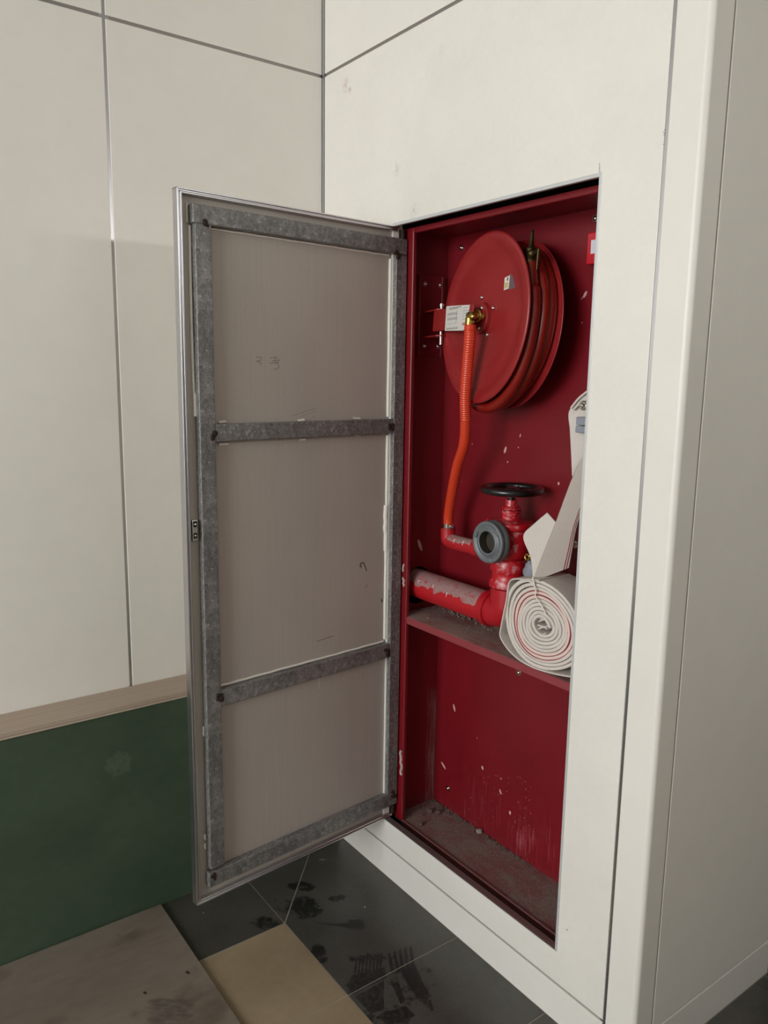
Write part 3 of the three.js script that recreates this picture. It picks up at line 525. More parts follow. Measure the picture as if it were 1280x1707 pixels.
  { const P = [[744, 510.5], [783, 508], [776, 551], [741.5, 551.5]].map(([u, v]) => rl(u, v, AN + 0.0006)), s = new THREE.Shape(P.map((p) => new THREE.Vector2(p.x, p.y))), e = new THREE.ExtrudeGeometry(s, { depth: 0.0006, bevelEnabled: false });
    e.computeBoundingBox(); const bb = e.boundingBox; uvRect(e, 'XY', bb.min.x, bb.max.x, bb.min.y, bb.max.y); e.translate(0, 0, AN + 0.0001);
    const lt = canvasTex(512, 260, (c, w, h) => {
      c.fillStyle = '#d9d6cf'; c.fillRect(0, 0, w, h); c.fillStyle = 'rgba(70,72,78,0.75)'; c.fillRect(70, 24, 270, 7); c.fillRect(70, 36, 200, 4);
      for (const y of [74, 88, 120, 134]) for (let x = 50; x < 250;) { const l = 8 + rnd() * 16; c.fillRect(x, y, l, 7); x += l + 5; }
      c.fillStyle = 'rgba(90,90,96,0.5)'; for (let y = 60; y < 190; y += 13) c.fillRect(240, y, 18, 7); c.fillStyle = 'rgba(90,90,96,0.6)'; for (const y of [40, 68, 92, 118, 146]) for (let x = 380; x < 480;) { const l = 8 + rnd() * 18; c.fillRect(x, y, l, 6); x += l + 6; }
      c.fillStyle = 'rgba(70,72,78,0.55)'; for (let x = 60; x < 240; x += 20) c.fillRect(x, 176, 10, 5);
      c.fillStyle = 'rgba(40,40,44,0.8)'; for (let x = 55; x < 280; x += 42) c.fillRect(x, 218, 18, 16); c.fillStyle = 'rgba(176,50,52,0.85)'; for (let x = 388; x < 480; x += 24) c.fillRect(x, 182, 16, 26);
    });
    mesh('instruction_plate', e, std({ map: lt, roughness: 0.45 }), arm);
  }
  // wall bracket on the cabinet's left side, in world space then turned into the reel's frame
  const wToR = new THREE.Matrix4().copy(reelMatrix).setPosition(RC).invert();
  const world = (name, g, mat, par = reel) => mesh(name, g.applyMatrix4(wToR), mat, par);
  const bracket = world('wall_bracket', merge([box(CX0, CX0 + 0.006, 1.54, 1.76, -0.186, -0.098, 0.0012), box(CX0 + 0.0055, CX0 + 0.0095, 1.54, 1.76, -0.186, -0.178, 0.001)]), M.red);
  world('bracket_edge', box(CX0, CX0 + 0.012, 1.54, 1.76, -0.1, -0.096, 0.0012), M.reelRed, bracket);
  const pivot = RC.clone().addScaledVector(rU, aL + 0.012).addScaledVector(rN, AN - 0.018); const PY = pivot.y;
  for (const y of [PY + 0.034, PY - 0.034]) {
    const s = new THREE.Shape([[CX0 + 0.005, -0.17], [CX0 + 0.005, -0.118], [pivot.x - 0.006, pivot.z + 0.012], [pivot.x + 0.010, pivot.z + 0.006], [pivot.x + 0.010, pivot.z - 0.012]].map(([x, z]) => new THREE.Vector2(x, -z)));
    const e = new THREE.ExtrudeGeometry(s, { depth: 0.004, bevelEnabled: false }); e.rotateX(-Math.PI / 2); e.translate(0, y - 0.002, 0); world('bracket_tongue', e, M.reelRed, bracket);
  }
  world('pivot_pin', new THREE.CylinderGeometry(0.0042, 0.0042, 0.106, 16).translate(pivot.x, PY - 0.004, pivot.z), M.chrome, bracket);
  world('pivot_pin_head', new THREE.CylinderGeometry(0.0068, 0.0068, 0.006, 18).translate(pivot.x, PY + 0.045, pivot.z), M.chrome, bracket);
  for (const [u, v] of [[708, 473.5], [734, 475.5], [707, 577], [730, 577.5]]) { const p = px(u, v, CX0 + 0.006); const g = merge([new THREE.CylinderGeometry(0.0075, 0.0075, 0.0015, 18), lathe([[0.0058, 0], [0.0055, 0.0025], [0.0032, 0.005], [0, 0.0055]], 14)]).rotateZ(-Math.PI / 2).translate(CX0 + 0.0066, p.y, p.z); world('bracket_screw', g, M.chrome, bracket); }
  // brass elbow at the hub
  const eb = rl(783.5, 532, 0.045);
  const hubC = rl(803, 530, 0.002);
  const b1 = tube([V(hubC.x, hubC.y + 0.004, -0.004), V(hubC.x - 0.012, hubC.y + 0.004, 0.028), V(eb.x + 0.012, eb.y + 0.006, 0.043), V(eb.x, eb.y + 0.002, 0.046), V(eb.x, eb.y - 0.026, 0.045)], 0.0098, 40, 16);
  const el = mesh('brass_elbow', b1, M.brass, reel);
  mesh('elbow_collar', new THREE.TorusGeometry(0.0115, 0.0035, 10, 24).rotateY(0.35).translate(hubC.x - 0.006, hubC.y + 0.004, 0.012), M.brass, el);
  mesh('elbow_nut', new THREE.CylinderGeometry(0.0128, 0.0128, 0.012, 6).translate(eb.x, eb.y - 0.004, 0.0455), M.brass, el);
}
// ------------------------------------------------------------------ coiled rubber hose on the reel
{
  const coil = inReel(thing('rubber_hose', 'dark red rubber hose coiled between the reel discs with a brass nozzle', 'hose'));
  const pts = [], n = 3 * 40; const r0 = 0.0145;
  for (let i = 0; i <= n; i++) { const a = i / 40 * Math.PI * 2 + 0.6, t = i / n; const R = 0.158 + 0.004 * Math.sin(a * 2.3); pts.push(V(Math.cos(a) * R, Math.sin(a) * R - 0.004, -0.083 + t * 0.058)); }
  mesh('coil', new THREE.TubeGeometry(new THREE.CatmullRomCurve3(pts), 360, r0, 12, false), M.hoseRed, coil);
  const inner = []; for (let i = 0; i <= 120; i++) { const a = -i / 40 * Math.PI * 2, t = i / 120; inner.push(V(Math.cos(a) * 0.13, Math.sin(a) * 0.13, -0.078 + t * 0.052)); }
  mesh('coil', new THREE.TubeGeometry(new THREE.CatmullRomCurve3(inner), 300, r0, 10, false), M.hoseRed, coil);
  // slack outer turns that sag below the discs
  const sag = (R, dy, z0, z1, a0, a1) => { const o = []; const m = 40; for (let i = 0; i <= m; i++) { const a = a0 + (a1 - a0) * i / m, t = i / m; const low = Math.max(0, -Math.sin(a)); o.push(V(Math.cos(a) * R, Math.sin(a) * R - dy * low, z0 + (z1 - z0) * t)); } return mesh('slack_turn', new THREE.TubeGeometry(new THREE.CatmullRomCurve3(o), 140, r0, 12, false), M.hoseRed, coil); };
  sag(0.176, 0.012, -0.083, -0.066, 1.2, -5.2); sag(0.180, 0.026, -0.060, -0.052, 1.0, -4.6); 
  const end = []; { const top = rl(884, 437, -0.03); const o = [top, V(top.x + 0.022, top.y - 0.06, -0.03)]; for (let i = 0; i <= 24; i++) { const a = 0.32 - i / 24 * 2.35; const low = Math.max(0, -Math.sin(a)); o.push(V(Math.cos(a) * 0.184, Math.sin(a) * 0.184 - 0.03 * low, -0.03 - i / 24 * 0.004)); } o.push(V(-0.16, -0.14, -0.04));
    mesh('slack_turn', new THREE.TubeGeometry(new THREE.CatmullRomCurve3(o, false, 'centripetal'), 120, r0, 12, false), M.hoseRed, coil);
    const nz = mesh('nozzle', lathe([[0.0002, 0.068], [0.0032, 0.068], [0.0036, 0.06], [0.0052, 0.045], [0.0068, 0.03], [0.0115, 0.027], [0.012, 0.02], [0.0095, 0.017], [0.0095, 0.01], [0.0125, 0.008], [0.0125, 0.002], [0.0155, 0], [0.0155, -0.02], [0.0002, -0.02]], 24), M.brassDark, coil); nz.position.copy(top).add(V(-0.001, 0.004, 0)); nz.rotation.z = 0.05;
    const vb = mesh('nozzle_valve', merge([new THREE.SphereGeometry(0.012, 16, 12), new THREE.CylinderGeometry(0.0055, 0.0055, 0.024, 12).rotateZ(Math.PI / 2).translate(0.014, 0.001, 0), new THREE.CylinderGeometry(0.004, 0.003, 0.045, 10).translate(0.026, -0.016, 0)]), M.brassDark, coil); vb.position.copy(top).add(V(0.003, 0.018, 0)); }
}
// feed hose from the hub to the branch pipe
{
  const t = thing('feed_hose', 'ribbed orange-red hose hanging from the reel hub to the branch pipe', 'hose');
  const e0 = hit(783.5, 540, rN, rN.dot(RC) + 0.0455);
  const path = [[783.4, 541, e0.z], [783, 565, e0.z - 0.002], [779.5, 607, -0.026], [775.5, 664, -0.037], [776, 705, -0.05], [773, 742, -0.062], [763, 774, -0.078], [753.5, 819, -0.1], [747.5, 860, -0.118], [747, 880, -0.12]].map(([u, v, z]) => pz(u, v, z));
  const curve = new THREE.CatmullRomCurve3(path, false, 'centripetal');
  const seg = 420, g = new THREE.TubeGeometry(curve, seg, 0.0138, 16, false);
  { const p = g.attributes.position; const c = V(0, 0, 0); for (let i = 0; i <= seg; i++) { const s = i < 170 ? 1 + 0.045 * (i % 4 < 2 ? 1 : -0.5) : 1; curve.getPointAt(i / seg, c); for (let k = 0; k <= 16; k++) { const q = i * 17 + k; p.setXYZ(q, c.x + (p.getX(q) - c.x) * s, c.y + (p.getY(q) - c.y) * s, c.z + (p.getZ(q) - c.z) * s); } } g.computeVertexNormals(); }
  mesh('hose', g, M.feedRed, t);
  const b = pz(747, 878, -0.12);
  const cl = mesh('hose_clamp', new THREE.CylinderGeometry(0.0158, 0.0158, 0.011, 28, 1, false).translate(b.x, b.y + 0.004, b.z), M.chrome, t);
  mesh('clamp_screw', merge([box(b.x + 0.012, b.x + 0.024, b.y - 0.001, b.y + 0.01, b.z + 0.004, b.z + 0.016, 0.002), new THREE.CylinderGeometry(0.0045, 0.0045, 0.02, 12).rotateZ(Math.PI / 2).translate(b.x + 0.026, b.y + 0.005, b.z + 0.01)]), M.chrome, cl);
  const up = pz(783.4, 546, e0.z); mesh('hose_band', new THREE.TorusGeometry(0.0142, 0.0018, 8, 28).rotateX(Math.PI / 2).translate(up.x, up.y - 0.006, up.z), M.feedRed, t);
}

// ------------------------------------------------------------------ pipes and hydrant valve
function dusty(w, h, red, dust, span, s) { // grey dust lying on the upper side of a pipe, with its ragged edge (u runs round the pipe)
  return canvasTex(w, h, (c) => {
    const im = c.createImageData(w, h);
    for (let j = 0; j < h; j++) for (let i = 0; i < w; i++) {
      const u = i / w; let d = Math.abs(u - 0.5); const e = span + (nA(j / 22 + s, i / 40, 4) - 0.5) * 0.12, b = nB(i / 3, j / 3, 3), m = nC(i / 18 + s, j / 18, 4);
      let a = d < e ? 0.86 + (b - 0.5) * 0.45 - Math.max(0, m - 0.58) * 1.6 : 0.02; a = Math.max(0, Math.min(0.93, a));
      const k = 4 * (j * w + i); for (let n = 0; n < 3; n++) im.data[k + n] = red[n] * (1 - a) + (dust[n] + (b - 0.5) * 34) * a; im.data[k + 3] = 255;
    }
    c.putImageData(im, 0, 0);
    c.fillStyle = 'rgba(214,205,200,0.9)'; for (let i = 0; i < 3; i++) { const X = w * (0.5 + span * (0.75 + rnd() * 0.2)), Y = h * (0.35 + i * 0.16); c.beginPath(); c.ellipse(X, Y, 7, 3.5, 0, 0, 7); c.fill(); c.fillRect(X, Y - 1.5, 18, 3); }
  });
}
const PX = 0.708, PZ = -0.12, PY = 0.886, PR = 0.0415;
{
  const t = thing('supply_pipe', 'thick red pipe with grey dust on top coming out of the cabinet side', 'pipe');
  const L = PX - 0.055 - 0.262, g = new THREE.CylinderGeometry(PR, PR, L, 48, 1, true);
  // u = 0.5 of the cylinder turned so that it looks up
  g.rotateY(Math.PI / 2); g.rotateZ(-Math.PI / 2);
  { // make sure the middle of u is on top
    const p = g.attributes.position, uv = g.attributes.uv; for (let i = 0; i < p.count; i++) { const a = Math.atan2(p.getZ(i), p.getY(i)); uv.setXY(i, 0.5 + a / (2 * Math.PI), (p.getX(i) + L / 2) / L); }
    // seam vertices
    for (let j = 0; j < 2; j++) { const a = j * 49, b = j * 49 + 48; }
  }
  g.translate(0.262 + L / 2, PY, PZ);
  M.pipeDust = phy({ map: dusty(512, 512, [186, 22, 32], [160, 144, 140], 0.21, 3), roughness: 0.5, clearcoat: 0.15, clearcoatRoughness: 0.4 });
  mesh('pipe', g, M.pipeDust, t);
  // elbow up to the valve
  const c = new THREE.CatmullRomCurve3([V(PX - 0.065, PY, PZ), V(PX - 0.045, PY, PZ), V(PX - 0.018, PY + 0.004, PZ), V(PX - 0.004, PY + 0.02, PZ), V(PX, PY + 0.048, PZ), V(PX, PY + 0.075, PZ)]);
  mesh('elbow', merge([new THREE.TubeGeometry(c, 30, PR + 0.002, 32, false), new THREE.CylinderGeometry(PR + 0.0065, PR + 0.0065, 0.022, 36).rotateZ(Math.PI / 2).translate(PX - 0.058, PY, PZ)]), M.pipeRed, t);
}
{
  const v = thing('hydrant_valve', 'red hydrant valve with black handwheel and grey outlet coupling', 'valve', [PX, PY, PZ]);
  const dust = dusty(256, 256, [184, 22, 34], [176, 150, 148], 0.6, 9);
  M.valve = phy({ map: dataTex(256, 256, (u, w) => { const m = nC(u * 9, w * 9, 4), b = nB(u * 70, w * 70, 2); const a = m > 0.56 ? Math.min(0.75, (m - 0.56) * 6) * (0.6 + b * 0.6) : 0; return lerp3([184, 20, 32], [206, 168, 168], a); }, true, [2, 1]), roughness: 0.38, clearcoat: 0.35, clearcoatRoughness: 0.25 });
  const Y = (yy) => yy - PY;
  mesh('inlet_neck', lathe([[0.0002, Y(0.957)], [0.047, Y(0.957)], [0.0485, Y(0.962)], [0.0485, Y(0.975)], [0.044, Y(0.979)], [0.042, Y(0.99)], [0.042, Y(1.0)], [0.0475, Y(1.004)], [0.0475, Y(1.022)], [0.043, Y(1.026)], [0.043, Y(1.045)], [0.0002, Y(1.045)]], 48), M.valve, v);
  mesh('body', lathe([[0.0002, Y(1.03)], [0.044, Y(1.034)], [0.053, Y(1.05)], [0.0575, Y(1.075)], [0.0575, Y(1.09)], [0.053, Y(1.108)], [0.05, Y(1.114)], [0.0002, Y(1.114)]], 48), M.valve, v);
  mesh('bonnet', lathe([[0.0002, Y(1.112)], [0.054, Y(1.112)], [0.0595, Y(1.114)], [0.0595, Y(1.1255)], [0.057, Y(1.129)], [0.033, Y(1.131)], [0.0275, Y(1.134)], [0.0002, Y(1.134)]], 48), M.valve, v);
  mesh('packing_nut', merge([new THREE.CylinderGeometry(0.0265, 0.0265, 0.026, 6).translate(0, Y(1.144), 0), lathe([[0.0002, Y(1.157)], [0.024, Y(1.157)], [0.024, Y(1.163)], [0.018, Y(1.168)], [0.0002, Y(1.168)]], 28).toNonIndexed(), new THREE.CylinderGeometry(0.014, 0.0165, 0.018, 24).translate(0, Y(1.174), 0)].map((g) => g.index ? g.toNonIndexed() : g)), M.valve, v);
  mesh('stem', new THREE.CylinderGeometry(0.0085, 0.0085, 0.04, 20).translate(0, Y(1.19), 0), M.black, v);
  const hw = mesh('handwheel', new THREE.TorusGeometry(0.0705, 0.0105, 18, 64).rotateX(Math.PI / 2).scale(1, 0.9, 1).translate(0, Y(1.2085), 0), M.black, v);
  mesh('handwheel_hub', lathe([[0.0002, Y(1.214)], [0.014, Y(1.214)], [0.017, Y(1.21)], [0.017, Y(1.198)], [0.012, Y(1.192)], [0.0002, Y(1.192)]], 24), M.black, hw);
  for (let i = 0; i < 4; i++) { const a = i * Math.PI / 2 + 0.5; mesh('handwheel_spoke', new THREE.CylinderGeometry(0.0055, 0.006, 0.056, 12).rotateZ(Math.PI / 2).translate(0.042, 0, 0).rotateY(a).translate(0, Y(1.205), 0), M.black, hw); }
  // outlet facing the room with its grey coupling
  const OY = Y(1.084), oz = (z) => z - PZ;
  mesh('outlet_neck', cylZ(0.041, 0.043, 0.028, 36).translate(0.004, OY, oz(-0.0805)), M.valve, v);
  const CPL = lathe([[0.0272, -0.03], [0.05, -0.03], [0.0535, -0.027], [0.0535, -0.017], [0.0505, -0.0145], [0.0505, -0.011], [0.0525, -0.009], [0.0525, -0.0025], [0.0505, 0], [0.0425, 0], [0.0415, -0.0045], [0.0345, -0.0045], [0.0335, 0.0012], [0.0285, 0.0012], [0.0272, -0.001], [0.0272, -0.03]], 64).rotateX(Math.PI / 2);
  const cp = mesh('outlet_coupling', CPL.translate(0.006, OY, oz(-0.034)), M.castGrey, v);
  mesh('coupling_bore', merge([new THREE.CylinderGeometry(0.027, 0.027, 0.03, 32, 1, true).rotateX(Math.PI / 2).translate(0.006, OY, oz(-0.05)), cylZ(0.027, 0.027, 0.002, 28).translate(0.006, OY, oz(-0.0595))]), std({ color: 0x4a443c, roughness: 0.6, metalness: 0.5, side: THREE.DoubleSide }), cp);
  for (let i = 0; i < 3; i++) { const a = 1.25 + i * 2.094; mesh('coupling_lug', box(-0.0085, 0.0085, 0.0385, 0.0495, -0.006, 0.0015, 0.002).rotateZ(a).translate(0.006, OY, oz(-0.0345)), M.castGrey, cp); }
  // side ear on the left of the bonnet
  mesh('side_lug', merge([box(-0.078, -0.05, OY + 0.028, OY + 0.036, -0.008, 0.008, 0.003), new THREE.SphereGeometry(0.008, 12, 8).translate(-0.078, OY + 0.032, 0)].map((g) => g.index ? g.toNonIndexed() : g)), M.valve, v);
}
{ // small branch pipe from the valve to the feed hose
  const t = thing('branch_pipe', 'thin dusty red elbow pipe joining the feed hose to the valve', 'pipe');
  const b = pz(747, 880, -0.12);
  const c = new THREE.CatmullRomCurve3([V(b.x, b.y, b.z), V(b.x, b.y - 0.012, b.z), V(b.x + 0.004, b.y - 0.032, b.z), V(b.x + 0.018, 1.037, b.z), V(b.x + 0.045, 1.036, b.z), V(0.6, 1.037, b.z), V(0.668, 1.04, b.z)], false, 'centripetal');
  const g = new THREE.TubeGeometry(c, 60, 0.0205, 28, false);
  { const p = g.attributes.position, uv = g.attributes.uv; for (let i = 0; i <= 60; i++) { const q = c.getPointAt(i / 60); for (let k = 0; k <= 28; k++) { const n = i * 29 + k; const a = Math.atan2(p.getZ(n) - q.z, p.getY(n) - q.y); uv.setXY(n, i < 12 ? 0.98 : 0.5 + a / (2 * Math.PI), i / 60); } } }
  mesh('pipe', g, phy({ map: dusty(256, 256, [178, 24, 34], [160, 146, 140], 0.2, 5), roughness: 0.45, clearcoat: 0.2, clearcoatRoughness: 0.35 }), t);
  mesh('hose_tail', new THREE.CylinderGeometry(0.0165, 0.019, 0.012, 24).translate(b.x, b.y - 0.006, b.z), std({ color: 0x8a6a5c, roughness: 0.6, metalness: 0.3 }), t);
  mesh('pipe_socket', new THREE.CylinderGeometry(0.0245, 0.0245, 0.024, 28).rotateZ(Math.PI / 2).translate(0.596, 1.0368, b.z), M.pipeRed, t);
}

// ------------------------------------------------------------------ rolled canvas hose with its strap
{
  const ZF = -0.036, ZBk = -0.135, C0 = V(0.9035, 0.9215, 0);
  const t = thing('canvas_hose', 'flat white canvas fire hose rolled up on the shelf with its end pulled up', 'hose', [0, 0, 0]);
  const shape = (a, r) => 1 + 0.025 * Math.cos(3 * a + 0.6) + 0.02 * Math.sin(2 * a + 0.4) + 0.11 * Math.pow(r / 0.11, 3) * Math.pow(Math.max(0, Math.cos(a - 2.4)), 4);
  const turn = (th0, th1, rf, wdt) => {
    const n = Math.max(8, Math.round((th1 - th0) / 0.12)), pos = [], uv = [], idx = [];
    for (let i = 0; i <= n; i++) {
      const a = th0 + (th1 - th0) * i / n, r = rf(a), k = shape(a, r), ca = Math.cos(a), sa = Math.sin(a), jz = 0.0028 * Math.sin(a * 0.9) + 0.0015 * Math.sin(a * 2.7);
      [[-0.5, ZF - 0.0012], [-0.3, ZF], [0.3, ZF], [0.5, ZF - 0.0012], [0.5, ZBk], [-0.5, ZBk]].forEach(([o, z], m) => { const rr = (r + o * wdt) * k; pos.push(C0.x + ca * rr * 1.05, C0.y + sa * rr * 0.93, z + (m < 4 ? jz : 0)); uv.push(m / 6, a * 2); });
    }
    for (let i = 0; i < n; i++) for (let k = 0; k < 6; k++) { const A = i * 6 + k, B = i * 6 + (k + 1) % 6; idx.push(A, A + 6, B, B, A + 6, B + 6); }
    for (const s of [0, n]) for (let k = 1; k < 5; k++) idx.push(s * 6, s * 6 + k, s * 6 + k + 1);
    const g = new THREE.BufferGeometry(); g.setAttribute('position', new THREE.Float32BufferAttribute(pos, 3)); g.setAttribute('uv', new THREE.Float32BufferAttribute(uv, 2)); g.setIndex(idx); g.computeVertexNormals(); return g;
  };
  const pitch = 0.0092, R0 = 0.021, rf = (a) => R0 + pitch * a / (2 * Math.PI), N = (n) => n * 2 * Math.PI, wd = pitch * 0.97;
  mesh('roll', turn(0, N(5), rf, wd), M.canvas, t);
  const sl = mesh('striped_turn', turn(N(5), N(7), rf, wd), M.canvasPink, t);
  for (const n of [5, 6]) mesh('red_stripe', turn(N(n), N(n + 1), (a) => rf(a) + pitch * (n === 5 ? 0.44 : 0.5), n === 5 ? 0.0015 : 0.002).translate(0, 0, 0.0012), M.canvasRed, sl);
  mesh('roll', turn(N(7), N(9.97), rf, wd), M.canvas, t);
  // crumpled core
  const core = []; for (let i = 0; i < 5; i++) { const y = 0.018 - i * 0.009, w = 0.017 - Math.abs(i - 2) * 0.003; core.push(ribbon([V(C0.x - w, C0.y + y - 0.004, ZF - 0.002), V(C0.x, C0.y + y + 0.004 * (i % 2 ? 1 : -1), ZF - 0.004), V(C0.x + w, C0.y + y + 0.003, ZF - 0.002)], [V(C0.x - w, C0.y + y - 0.004, ZBk), V(C0.x, C0.y + y + 0.004 * (i % 2 ? 1 : -1), ZBk), V(C0.x + w, C0.y + y + 0.003, ZBk)], 0.005)); }
  mesh('folded_core', merge(core), M.canvas, t);
  // loose outer turn (creased), traced at the roll's front and drawn back to its rear
  const front = [[900, 968], [874, 966], [849, 969], [843, 1000], [834, 1045], [832.5, 1060], [842, 1078], [860, 1097], [885, 1112], [912, 1121], [940, 1127], [962, 1130]].map(([u, v]) => pz(u, v, ZF + 0.006));
  const back = front.map((p) => V(p.x, p.y, ZBk));
  mesh('loose_turn', ribbon(front, back, 0.0045, 8), M.canvas, t);
  // strap rising from the roll to the hidden hook on the right
  const strapL = [[887.5, 969, -0.05], [905, 922, -0.062], [925, 873, -0.075], [943, 824, -0.085], [954, 796, -0.09], [972, 760, -0.1]].map(([u, v, z]) => pz(u, v, z));
  const strapR = [[949, 946, -0.1], [953, 925, -0.1], [963, 875, -0.1], [985, 815, -0.105], [995, 780, -0.105], [1003, 742, -0.11]].map(([u, v, z]) => pz(u, v, z));
  const st = mesh('strap', ribbon(strapL, strapR, 0.0045, 8), M.canvasShaded, t);
  const off = (a, b, k) => a.map((p, i) => p.clone().lerp(b[i], k).add(V(0.0012, 0, 0.0034)));
  for (const k of [0.86, 0.93]) mesh('red_stripe', ribbon(off(strapL, strapR, k - 0.012), off(strapL, strapR, k + 0.012), 0.0012, 8), M.canvasRed, st);
  // short folded end left of the strap
  mesh('folded_end', ribbon([[888, 967, -0.058], [884, 930, -0.062], [872, 893, -0.068], [890, 873, -0.072], [912, 854, -0.078]].map(([u, v, z]) => pz(u, v, z)), [[893, 962, -0.062], [905, 928, -0.07], [914, 905, -0.078], [922, 885, -0.082], [928, 872, -0.086]].map(([u, v, z]) => pz(u, v, z)), 0.0045, 8), M.canvas, t);
  // hanging end above, folded over and clamped
  const hl = [[990, 640, -0.1], [978, 651, -0.1], [962, 670, -0.1], [948, 686, -0.1], [949.5, 717, -0.1], [951.5, 756, -0.098], [953.5, 797, -0.096]].map(([u, v, z]) => pz(u, v, z));
  const hr = [[1010, 668, -0.115], [1003, 668, -0.115], [1000, 676, -0.115], [998, 690, -0.118], [996, 720, -0.118], [985, 750, -0.114], [966, 775, -0.11]].map(([u, v, z]) => pz(u, v, z));
  mesh('hanging_end', ribbon(hl, hr, 0.0045, 8), M.canvas, t);
  for (const [a, b, c] of [[[952, 680], [965, 664], [985, 648]], [[956, 683], [968, 671], [990, 660]]]) mesh('fold_ridge', tube([a, b, c].map(([u, v]) => pz(u, v, -0.094)), 0.0028, 24, 8), M.canvas, t);
  { const p = pz(968, 708, -0.088); const bl = mesh('end_coupling', merge([box(p.x - 0.012, p.x + 0.03, p.y - 0.001, p.y + 0.017, -0.11, -0.084, 0.003), box(p.x - 0.012, p.x + 0.03, p.y - 0.018, p.y - 0.0025, -0.11, -0.083, 0.003)]), M.plasticGrey, t);
    const q = pz(972, 676, -0.086); mesh('clamp_bolt', merge([new THREE.TorusGeometry(0.0075, 0.0032, 10, 20).translate(q.x, q.y, -0.086), cylZ(0.0035, 0.0035, 0.02, 10).translate(q.x, q.y, -0.086), new THREE.CylinderGeometry(0.003, 0.003, 0.02, 10).rotateZ(1.2).translate(q.x + 0.008, q.y + 0.004, -0.084)].map((g) => g.toNonIndexed())), M.chrome, t); }
  // lower coupling half hidden behind the folded end
  { const p = pz(884, 948, -0.085); const g = lathe([[0.012, -0.028], [0.025, -0.028], [0.026, -0.02], [0.0225, -0.016], [0.0225, -0.003], [0.0195, 0.0], [0.0175, 0.012], [0.0002, 0.012]], 30).rotateZ(-0.35).rotateX(0.25).translate(p.x + 0.004, p.y + 0.008, p.z - 0.01); const cpl = mesh('end_coupling', g, M.plasticGrey, t);
    mesh('coupling_bore', new THREE.CylinderGeometry(0.0135, 0.0135, 0.006, 20).rotateZ(-0.35).rotateX(0.25).translate(p.x - 0.004, p.y - 0.013, p.z - 0.015), M.black, cpl);
    const q = pz(877, 929, -0.075); mesh('clamp_bolt', merge([new THREE.TorusGeometry(0.0065, 0.0028, 10, 18).translate(q.x, q.y, -0.078), new THREE.SphereGeometry(0.005, 10, 8).translate(q.x + 0.008, q.y + 0.004, -0.078)].map((g2) => g2.toNonIndexed())), M.brass, t); }
  // tie string
  mesh('tie_string', tube([[882, 969], [889, 973], [893, 985], [892, 993], [898, 1003], [905, 1014], [909.5, 1023]].map(([u, v]) => pz(u, v, ZF + 0.0065)), 0.0016, 40, 8), M.string, t);
  mesh('tie_string', tube([[888, 962], [890, 972], [892, 980]].map(([u, v]) => pz(u, v, ZF + 0.0085)), 0.0016, 20, 8), M.string, t);
}
// small red alarm box on the back panel, half hidden by the opening's right edge
{
  const p = pz(978.5, 388, -0.18), q = pz(980, 441, -0.18);
  const t = thing('alarm_box', 'small bright red box with white label high on the cabinet back', 'alarm box', [0, 0, 0]);
  mesh('casing', box(p.x, p.x + 0.085, q.y, p.y, CZ0 + 0.0005, -0.18, 0.004), phy({ color: 0xc5202e, roughness: 0.35, clearcoat: 0.4, clearcoatRoughness: 0.2 }), t);
  const a = pz(985.5, 400.5, -0.1795), b = pz(986.5, 423, -0.1795);
  mesh('label', box(a.x, a.x + 0.045, b.y, a.y, -0.1805, -0.1792), std({ color: 0xdad9e2, roughness: 0.5 }), t);
}
{ const p = pz(957, 908, -0.16); const t = thing('hook_bolt', 'chrome bolt on the cabinet back beside the canvas strap', 'bolt', [p.x, p.y, CZ0]); mesh('shank', cylZ(0.005, 0.005, 0.05, 16).translate(0, 0, 0.0255), M.chrome, t); mesh('nut', cylZ(0.0095, 0.0095, 0.01, 6).translate(0, 0, 0.036), M.chrome, t); }

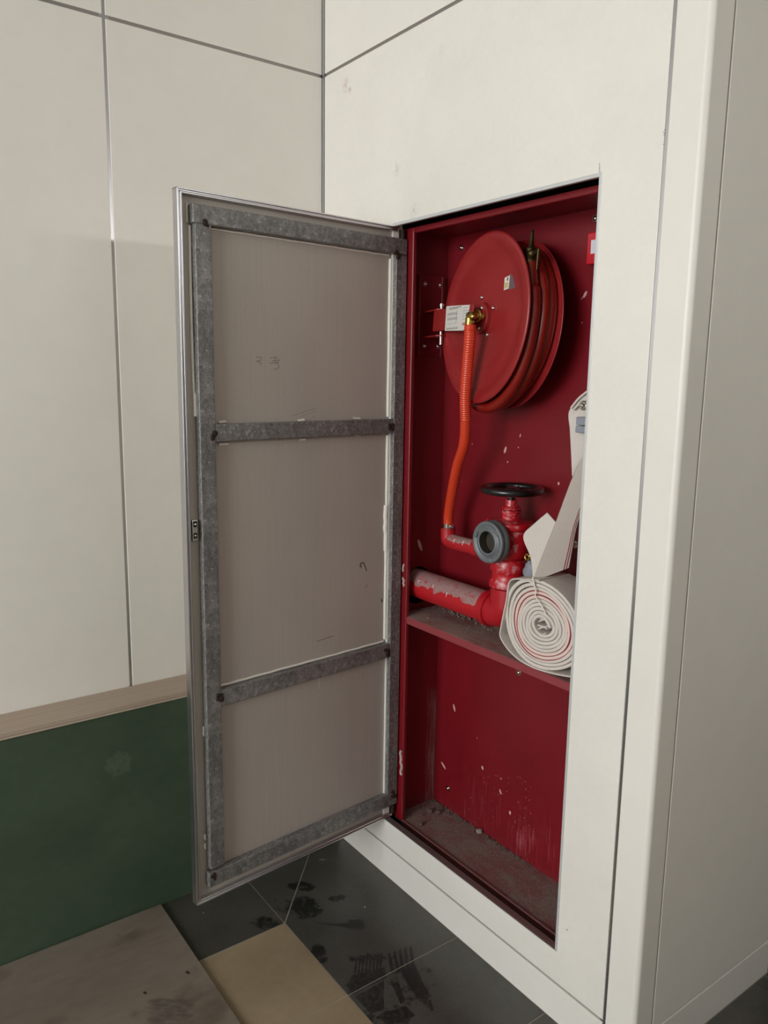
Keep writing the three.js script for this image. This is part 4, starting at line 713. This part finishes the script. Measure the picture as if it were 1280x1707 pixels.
// ------------------------------------------------------------------ rubble and dust crumbs
{
  const stone = (r) => { const g = new THREE.IcosahedronGeometry(r, 1), p = g.attributes.position; for (let i = 0; i < p.count; i++) { const k = 0.75 + 0.5 * noise2(Math.round(r * 1e5))(p.getX(i) / r * 2 + 7, p.getY(i) / r * 2 + p.getZ(i) / r + 9); p.setXYZ(i, p.getX(i) * k, p.getY(i) * k * 0.75, p.getZ(i) * k); } g.computeVertexNormals(); return g; };
  const chipM = [std({ color: 0x9a8b82, roughness: 0.95 }), std({ color: 0x5e4a44, roughness: 0.95 })];
  const labels = ['pale plaster chip at the foot of the cabinet back', 'dark crumb of rubble in the back left corner of the cabinet floor', 'dark crumb of rubble near the left rim of the cabinet floor', 'grey lump of rubble by the left side panel on the cabinet floor'];
  [[800, 1386, 0.0095, 0], [731, 1354, 0.0085, 1], [702, 1374, 0.0075, 1], [717, 1352, 0.009, 1]].forEach(([u, v, r, m], i) => { const p = py(u, v, CY0 + r * 0.5); const o = mesh('rubble_chip', stone(r), chipM[m]); o.position.set(p.x, CY0 + r * 0.62, Math.max(p.z, CZ0 + r * 1.3)); tag(o, labels[i], 'rubble', 'rubble chips on the cabinet floor'); });
  const gs = []; 
  for (let i = 0; i < 150; i++) { const r = 0.0011 + rnd() * 0.0022, back = rnd() < 0.75, x = CX0 + 0.01 + rnd() * (back ? 0.42 : 0.05), z = back ? CZ0 + 0.003 + rnd() * rnd() * 0.03 : CZ0 + 0.004 + rnd() * 0.13; gs.push(new THREE.IcosahedronGeometry(r, 0).rotateX(rnd() * 3).translate(x, CY0 + r * 0.7, z)); }
  const d = mesh('dust_crumbs', merge(gs), chipM[1]); d.userData.kind = 'stuff'; tag(d, 'scatter of brown crumbs along the back of the cabinet floor', 'crumbs');
  const hs = [];
  for (let i = 0; i < 150; i++) { const r = 0.001 + rnd() * 0.002, x = CX0 + 0.012 + rnd() * 0.34, z = rnd() < 0.86 ? CZ0 + 0.004 + rnd() * rnd() * 0.05 : CZ0 + 0.01 + rnd() * 0.13; if (x > 0.62 && z > -0.16) continue; hs.push(new THREE.IcosahedronGeometry(r, 0).rotateX(rnd() * 3).translate(x, 0.806 + r * 0.7, z)); }
  const e = mesh('shelf_crumbs', merge(hs), std({ color: 0x8d8072, roughness: 0.95 })); e.userData.kind = 'stuff'; tag(e, 'pale crumbs scattered on the dusty shelf under the pipe', 'crumbs');
}
scene.traverse((o) => { if (o.isMesh) { o.castShadow = true; o.receiveShadow = true; } });
renderer.render(scene, camera);
